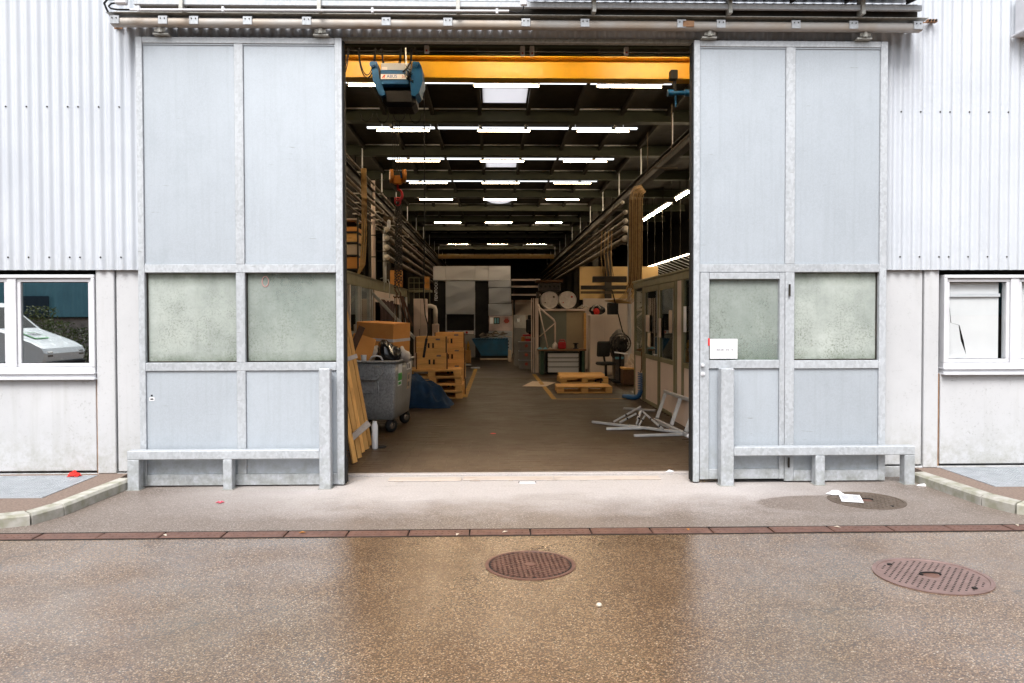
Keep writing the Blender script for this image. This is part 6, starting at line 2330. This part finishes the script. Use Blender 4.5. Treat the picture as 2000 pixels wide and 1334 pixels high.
lk = thing('steel_locker', 'cream two door steel locker behind the black chair', 'locker', (3.2, 22.3, 0))
part('carcass', K['cabinet'], lk, (2.78, 3.62, 22.03, 22.5, .012, 1.745), bev=.006)
for a, c in ((2.80, 3.195), (3.205, 3.60)):
    part('door', K['cabinet'], lk, (a, c, 22.005, 22.029, .08, 1.715), bev=.005)
part('handle', K['darksteel'], lk, (3.22, 3.235, 21.985, 22.004, .85, .97))
for i, (x, lb) in enumerate(((1.705, 'white drum end lying on the partition shelf, first beside the engine crate'), (2.245, 'white drum end lying on the partition shelf, second with red spot'))):
    t = thing('steel_drum', lb, 'drum', (x, 23.4, 1.926), 'white drums on the partition')
    b = MB()
    r = .262
    b.lathe([(r * .93, .012), (r * .95, 0), (r, 0), (r, .02), (r * .97, .03), (r * .97, .28), (r, .29), (r, .31), (r * .97, .32), (r * .97, .62), (r, .63), (r, .65), (r * .9, .65)], (x, 23.0 + .02, 1.93 + r), (0, 1, 0), 30)
    b.build('shell', K['drum'], t)
    b = MB()
    b.cyl((x + .12, 23.03, 1.93 + r + .09), (x + .12, 23.018, 1.93 + r + .09), .03, n=12)
    b.cyl((x - .14, 23.03, 1.93 + r - .08), (x - .14, 23.02, 1.93 + r - .08), .02, n=12)
    b.build('bung', K['darksteel'] if i == 0 else K['red'], t)
t = thing('engine_crate', 'dark oily engine parts under a wooden board above the drums', 'machine', (1.75, 23.5, 2.45))
part('block', K['scrapdark'], t, (1.40, 2.05, 23.2, 23.9, 2.455, 2.72), bev=.03)
part('board', K['darkwood'], t, (1.30, 2.12, 23.15, 23.95, 2.725, 2.80), bev=.006)
part('cradle', K['scrapdark'], t, (1.34, 1.44, 23.7, 23.9, 1.926, 2.454), (2.46, 2.54, 23.7, 23.9, 1.926, 2.30), (1.94, 2.0, 23.7, 23.9, 1.926, 2.454))
b = MB()
for k in range(5):
    b.cyl((1.45 + k * .13, 23.19, 2.60), (1.45 + k * .13, 23.12, 2.60), .035, n=10)
b.build('studs', K['darksteel'], t)
t = thing('scrap_tools', 'tangle of pale tools on the partition shelf beside the drums', 'tools', (2.62, 23.1, 1.926))
for k in range(9):
    b = MB()
    x = 2.52 + k * .03
    b.tube([(x, 23.0 + .04 * (k % 3), 1.94), (x + .06, 23.0, 1.98 + .02 * (k % 4)), (x + .16, 23.02, 1.95)], .012, 6)
    b.build('tool', K['alloy'] if k % 2 else K['cardflat'], t)
tag(part('black_case', K['black'], None, (3.33, 3.62, 22.1, 22.4, 1.747, 2.09), bev=.02), 'black case standing on the steel locker', 'case')
t = thing('sports_bag', 'red white and black bag lying on the steel locker', 'bag', (3.0, 22.25, 1.747))
lump((3.02, 22.28, 1.87), (.20, .14, .15), 23, .3, 20, 14, 1.748).build('body', K['black'], t)
lump((3.00, 22.19, 1.84), (.10, .08, .095), 24, .3, 16, 10, 1.748).build('red_pocket', K['redcloth'], t)
b = MB()
b.tube([(2.86, 22.18, 1.86), (2.92, 22.13, 1.98), (3.02, 22.12, 2.02), (3.10, 22.13, 1.92)], .025, 7)
b.build('white_strap', K['whitebag'], t)

part('bay_wall', K['whitewall'], hall, (2.90, 4.6, 24.6, 24.7, .01, 2.27))
part('bay_wall_upper', K['creamwall'], hall, (3.15, 6.0, 27.8, 27.9, 2.3, 3.5))
part('bay_rail', K['pipe'], hall, (2.8, 4.5, 24.5, 24.55, 2.42, 2.50))
part('bay_rail', K['darksteel'], hall, (2.8, 4.5, 24.4, 24.48, 2.55, 2.68))
dr2 = thing('white_rear_door', 'white door in the back wall beside the press', 'door', (1.1, 35, 0))
part('leaf', K['whitewall'], dr2, (.85, 1.75, 35, 35.06, .012, 2.35))
part('header', K['panel'], dr2, (.80, 1.80, 34.98, 35.05, 2.36, 2.45))
for z in (2.62, 2.98, 3.28):
    tag(part('rear_shelf_beam', K['panel'], None, (.82, 2.1, 33.9, 34.3, z, z + .07)), 'cream shelf beam behind the drums, %s of three' % {2.62: 'lowest', 2.98: 'middle', 3.28: 'highest'}[z], 'beam', 'shelf beams behind the drums')
part('rear_post', K['darksteel'], hall, (.9, .98, 34.3, 34.38, 0, 3.4), (2.0, 2.08, 34.3, 34.38, 0, 3.4))

# chair, fan and clutter before the locker
ch = thing('work_chair', 'black swivel work chair before the steel locker', 'chair', (2.85, 19.6, 0))
b = MB()
b.obox((2.83, 19.62, .86), (.36, .07, .40), Euler((.12, 0, .25)).to_matrix(), .03)
b.build('backrest', K['blackcloth'], ch)
b = MB()
b.obox((2.86, 19.40, .50), (.42, .42, .08), Euler((0, 0, .25)).to_matrix(), .03)
b.build('seat', K['blackcloth'], ch)
b = MB()
b.bar((2.84, 19.66, .70), (2.86, 19.52, .46), .05, .02)
b.cyl((2.86, 19.40, .46), (2.86, 19.40, .14), .03, n=10)
b.build('stem', K['black'], ch)
for k in range(5):
    a = k * 2 * math.pi / 5 + .3
    b = MB()
    b.bar((2.86, 19.40, .13), (2.86 + .27 * math.cos(a), 19.40 + .27 * math.sin(a), .075), .04, .03)
    b.cyl((2.86 + .27 * math.cos(a) - .012, 19.40 + .27 * math.sin(a), FZ + .03), (2.86 + .27 * math.cos(a) + .012, 19.40 + .27 * math.sin(a), FZ + .03), .03, n=10)
    b.build('leg', K['black'], ch)
fn = thing('floor_fan', 'dark round cage fan on a stand between chair and cabin', 'fan', (3.22, 19.3, 0))
b = MB()
for r, yy in ((.24, 19.20), (.24, 19.32), (.17, 19.16), (.10, 19.15), (.05, 19.15)):
    b.tube([(3.22 + r * math.cos(a), yy, 1.02 + r * math.sin(a)) for a in [2 * math.pi * k / 24 for k in range(24)]], .009, 5, True)
for k in range(16):
    a = 2 * math.pi * k / 16
    b.tube([(3.22 + .05 * math.cos(a), 19.15, 1.02 + .05 * math.sin(a)), (3.22 + .17 * math.cos(a), 19.16, 1.02 + .17 * math.sin(a)), (3.22 + .24 * math.cos(a), 19.20, 1.02 + .24 * math.sin(a)), (3.22 + .24 * math.cos(a), 19.32, 1.02 + .24 * math.sin(a))], .005, 4)
b.build('cage', K['black'], fn)
for k in range(4):
    a = k * math.pi / 2 + .4
    b = MB()
    b.obox((3.22 + .11 * math.cos(a), 19.26, 1.02 + .11 * math.sin(a)), (.17, .012, .11), Matrix.Rotation(-a, 3, 'Y') @ Matrix.Rotation(.5, 3, 'X'), .004)
    b.build('blade', K['darksteel'], fn)
b = MB()
b.cyl((3.22, 19.24, 1.02), (3.22, 19.42, 1.02), .06, n=12)
b.cyl((3.22, 19.40, 1.0), (3.22, 19.40, .06), .025, n=10)
b.cyl((3.22, 19.40, FZ), (3.22, 19.40, .06), .20, n=20)
b.build('stand', K['black'], fn)
t = thing('grinding_machine', 'dark oily grinding machine with hoses behind the cage fan', 'machine', (3.25, 19.75, 0))
lump((3.24, 19.75, .98), (.23, .16, .30), 41, .3, 18, 12).build('head', K['scrapdark'], t)
part('pedestal', K['scrapdark'], t, (3.10, 3.38, 19.65, 19.95, .012, .72), bev=.03)
for k in range(6):
    MB().tube([(3.05 + k * .07, 19.58, 1.15 - .04 * (k % 2)), (3.00 + k * .08, 19.50, .95), (3.08 + k * .06, 19.52, .70 + .05 * (k % 3))], .014, 6).build('oil_hose', K['black'], t)
part('guard', K['teal'], t, (3.12, 3.34, 19.56, 19.60, .60, .66), bev=.01)
b = MB()
b.bar((3.02, 19.06, .80), (3.36, 19.06, .76), .035, .035, .008)
tag(b.build('white_tube_arm', K['whitetrunk']), 'short white tube below the cage fan', 'tube')
t = thing('timber_block', 'rough timber block with pale top beside the cabin end', 'block', (3.35, 18.8, 0))
b = MB()
b.box(3.17, 3.55, 18.6, 19.05, FZ, .40, .02)
b.build('body', K['darkwood'], t)
part('top', K['wood'], t, (3.16, 3.56, 18.59, 19.06, .401, .445), bev=.006)
tag(crumple(3.40, 18.8, .446, .16, .16, .30, 91, 12, 6).build('paper_heap', K['cardflat']), 'heap of crumpled cream paper on the timber block', 'paper')
b = MB()
b.cyl((2.95, 19.0, 2.35), (3.24, 19.10, 1.29), .014, n=8)
tag(b.build('leaning_pole', K['black']), 'thin dark pole leaning diagonally before the cream wall', 'pole')
t = thing('pipe_gantry', 'dark pipe gantry with hanging cables above the locker', 'gantry', (3.3, 20.8, 0))
part('beam', K['darksteel'], t, (2.7, 3.62, 20.7, 20.85, 2.62, 2.78), bev=.01)
b = MB()
for k in range(4):
    x = 2.95 + k * .09
    b.tube([(x, 20.75, 4.0), (x - .03, 20.75, 3.4), (x + .01, 20.75, 3.0), (x + .04, 20.75, 2.785)], .014, 6)
b.build('drop_cable', K['cable'], t)
part('post', K['darksteel'], t, (3.66, 3.74, 20.7, 20.8, .012, 3.9))

# ================================================================== HOSE, FRAME AND STRUTS NEAR THE CABIN
hs = thing('blue_hose', 'blue corrugated hose lying against the cabin corner', 'hose', (2.85, 15.4, 0))
b = MB()
b.tube([(2.66, 15.62, .065), (2.76, 15.5, .06), (2.86, 15.36, .065), (2.915, 15.26, .11), (2.93, 15.2, .20)], [.042, .05, .052, .05, .044], 10)
b.build('thick_end', K['hose'], hs)
b = MB()
pts = []
for k in range(90):
    a = k * .75
    pts.append((2.925 + .045 * math.cos(a), 15.2 + .045 * math.sin(a), .20 + k * .0042))
b.tube(pts, .010, 5)
b.build('coil', K['hose'], hs)
b = MB()
b.tube([(2.935, 15.2, .58), (2.955, 15.22, .65), (2.960, 15.23, 1.0)], .012, 6)
b.build('lead', K['darkwood'], hs)

fr = thing('alloy_frame', 'grey alloy frame with double uprights leaning on the cabin panel', 'frame', (2.8, 11.4, 0))
A0, A1 = Vector((2.585, 12.19, .035)), Vector((2.70, 10.62, .035))
T0, T1 = Vector((2.80, 12.45, .47)), Vector((2.90, 10.80, .47))
b = MB()
b.bar(A0, A1, .05, .065, .006)
b.build('bottom_rail', K['strut'], fr)
b = MB()
b.bar(T0, T1, .05, .05, .006)
b.build('top_rail', K['strut'], fr)
for f in (.02, .055, .50, .54, .93, .97):
    b = MB()
    p, q = A0.lerp(A1, f), T0.lerp(T1, f)
    b.bar(p + (q - p) * .08, q - (q - p) * .06, .035, .035, .004, up=(1, 0, 0))
    b.build('upright', K['strut'], fr)
b = MB()
b.cyl(A1 + V(0, -.06, .0), A1 + V(.03, -.10, .0), .03, n=10)
b.build('foot', K['whitetrunk'], fr)
part('cream_sheet', K['panel'], fr, (2.905, 2.925, 10.8, 12.4, .02, .46))

ST = [((1.548, 11.94, .05), (2.50, 10.95, .05), .042, 'long grey strut of the floor frame, rear one'), ((1.665, 11.26, .04), (2.30, 11.22, .055), .05, 'short thick strut of the floor frame'),
      ((2.02, 11.40, .06), (2.68, 10.72, .06), .05, 'middle strut of the floor frame, running to the door edge'), ((1.955, 10.60, .04), (2.66, 10.68, .04), .046, 'nearest strut of the floor frame'),
      ((2.36, 13.80, .035), (2.86, 13.45, .035), .05, 'single strut lying farther back by the cabin')]
for p, q, w, lb in ST:
    b = MB()
    b.bar(p, q, w, .035, .004)
    o = b.build('floor_strut', K['strut'])
    tag(o, lb, 'strut', 'grey struts on the floor')
sf = thing('scissor_frame', 'folding scissor frame of thin grey bars standing on the floor struts', 'frame', (2.1, 11.4, .05))
for p, q in (((1.85, 11.75, .075), (2.30, 11.90, .29)), ((1.93, 11.66, .075), (2.20, 11.75, .20)), ((2.13, 11.36, .085), (2.235, 11.5, .275)), ((2.16, 11.30, .085), (2.30, 11.5, .22)), ((2.25, 11.48, .265), (2.42, 10.98, .085)), ((2.36, 11.05, .145), (2.44, 10.92, .075)), ((2.17, 11.5, .15), (2.24, 11.62, .25))):
    b = MB()
    b.bar(p, q, .020, .026, .003)
    o = b.build('bar', K['strut'], sf)
    b = MB()
    m_ = Vector(p).lerp(Vector(q), .45)
    b.cyl(m_ - V(0, .022, 0), m_ + V(0, .022, 0), .016, n=8)
    b.build('joint', K['black'], o)
tag(crumple(.0, 11.0, .020, .05, .05, .006, 61, 8, 2).build('red_floor_mark', K['redmark']), 'small red paint spot in the middle of the shop floor', 'marking')

# ================================================================== WHAT THE WINDOWS MIRROR: ACROSS THE YARD
ob = thing('opposite_hall', 'dark teal corrugated hall across the yard mirrored in the window', 'building', (-8, -14, 0))
corrugated('teal_sheet', -40, 24, 1.72, 6.2, -13.9, .333, .03, 'teal', ob)
part('plinth_wall', K['paleconc'], ob, (-40, 24, -14.3, -14.0, 0, 1.66))
part('core_wall', K['darksteel'], ob, (-40, 24, -14.4, -14.31, 0, 6.2), (-40, 24, -14.0, -13.87, 1.661, 1.715))
part('dark_gate', plain('night_blue_gate', (.010, .035, .060), .5), ob, (-18.6, -16.95, -13.86, -13.82, 1.73, 2.52), bev=.03)
RG = random.Random(31)


def shrub(x, y, r, h, label, n=900):
    t = thing('shrub', label, 'shrub', (x, y, 0), 'shrubs across the yard')
    b = MB()
    for k in range(7):
        a = RG.uniform(0, 6.28)
        b.tube([(x + .05 * math.cos(a), y + .05 * math.sin(a), -.02), (x + r * .3 * math.cos(a), y + r * .3 * math.sin(a), h * .5), (x + r * .55 * math.cos(a), y + r * .55 * math.sin(a), h * .9)], [.02, .012, .005], 5)
    b.build('stems', K['stem'], t)
    b = MB()
    for k in range(n):
        a, f = RG.uniform(0, 6.28), RG.random() ** .5
        z = h * RG.random() ** .8
        rr = r * f * (1.05 - .5 * (z / h) ** 2)
        c = Vector((x + rr * math.cos(a), y + rr * math.sin(a), z + .02))
        s = RG.uniform(.03, .07)
        d = Vector((RG.gauss(0, 1), RG.gauss(0, 1), RG.gauss(.6, .7))).normalized()
        e = d.cross(Vector((RG.gauss(0, 1), RG.gauss(0, 1), RG.gauss(0, 1)))).normalized()
        b.add([c - d * s, c + e * s * .4, c + d * s, c - e * s * .4], [(0, 1, 2, 3)])
    b.build('foliage', K['leaf'], t)


for i, (x, y, r, h) in enumerate(((-15.6, -9.3, .9, 1.75), (-14.5, -9.1, .75, 2.05), (-13.9, -8.9, .8, 1.55), (-13.2, -9.2, .8, 1.35), (-12.4, -9.0, .7, 1.2), (-17.0, -9.4, .9, 1.6), (-11.5, -9.2, .7, 1.1))):
    shrub(x, y, r, h, 'green shrub mirrored in the window, ' + ['broad one behind the van', 'tallest one above the van bonnet', 'bushy one before the van nose', 'low one past the van nose', 'lowest one near the sash', 'one hidden behind the van cab', 'outermost one beyond the sash'][i])

vn = thing('white_van', 'white van with green sticker on its bonnet mirrored in the window', 'van', (-13.2, -4.06, 0))
b = MB()
side = [(-10.98, .62), (-10.95, .80), (-11.02, .93), (-11.25, 1.06), (-11.60, 1.20), (-12.02, 1.36), (-12.12, 1.40), (-12.75, 1.98), (-12.95, 2.08), (-16.1, 2.12), (-16.2, 2.0), (-16.25, .45), (-16.0, .38), (-11.3, .38), (-11.05, .45)]
n = len(side)
vs = []
for yy, inset in ((-5.0, .05), (-4.90, .0), (-3.22, .0), (-3.12, .05)):
    for (x, z) in side:
        cx, cz = -13.6, 1.2
        vs.append((x + (cx - x) * inset * .25, yy + (.10 if (z > 1.45 and yy < -4) else (-.10 if z > 1.45 else 0)), z + (cz - z) * inset))
fs = [tuple(range(n)), tuple(range(3 * n, 4 * n))[::-1]]
for j in range(3):
    for k in range(n):
        fs.append((j * n + k, (j + 1) * n + k, (j + 1) * n + (k + 1) % n, j * n + (k + 1) % n)[::-1] if True else None)
b.add(vs, fs, False)
b.build('body', K['vanwhite'], vn)
b = MB()
b.convex([(-12.15, -4.82, 1.435), (-12.15, -3.30, 1.435), (-12.72, -3.36, 1.965), (-12.72, -4.76, 1.965), (-12.17, -4.82, 1.42), (-12.17, -3.30, 1.42), (-12.74, -3.36, 1.95), (-12.74, -4.76, 1.95)],
         [(0, 1, 2, 3), (4, 5, 6, 7), (0, 1, 5, 4), (1, 2, 6, 5), (2, 3, 7, 6), (3, 0, 4, 7)])
b.build('windscreen', K['black'], vn)
bs = MB()
bs.obox((-11.66, -3.90, 1.246), (.42, .62, .006), Matrix.Rotation(.365, 3, 'Y'), 0)
sb = bs.build('bonnet_sticker', K['green'], vn)
bs = MB()
bs.obox((-11.66, -3.90, 1.252), (.34, .50, .005), Matrix.Rotation(.365, 3, 'Y'), 0)
bs.build('sticker_field', K['paper'], sb)
bs = MB()
for k in range(3):
    bs.obox((-11.60 - k * .06, -3.90, 1.2605 - (-k * .0225)), (.03, .40, .004), Matrix.Rotation(.365, 3, 'Y'), 0)
bs.build('sticker_print', K['ink'], sb)
part('bumper', K['rubber'], vn, (-11.2, -10.93, -4.95, -3.17, .42, .60), bev=.03)
for yy in (-3.35, -4.77):
    part('headlight', K['chrome'], vn, (-11.05, -10.955, yy - .14, yy + .14, .70, .86), bev=.03)
for x in (-11.75, -15.3):
    for yy in (-3.16, -4.96):
        wv = thing_part('wheel', vn, (x, yy, 0))
        b = MB()
        b.lathe([(.20, -.10), (.31, -.10), (.33, -.07), (.33, .07), (.31, .10), (.20, .10)], (x, yy, .335), (0, 1, 0), 24)
        b.build('tyre', K['tyre'], wv)
        b = MB()
        b.lathe([(.05, -.105), (.20, -.095), (.20, .095), (.05, .105)], (x, yy, .335), (0, 1, 0), 16)
        b.build('rim', K['chrome'], wv)
part('side_window', K['black'], vn, (-13.6, -12.75, -3.225, -3.205, 1.40, 1.92))
part('mirror', K['rubber'], vn, (-12.45, -12.25, -3.12, -2.95, 1.40, 1.68), bev=.03)
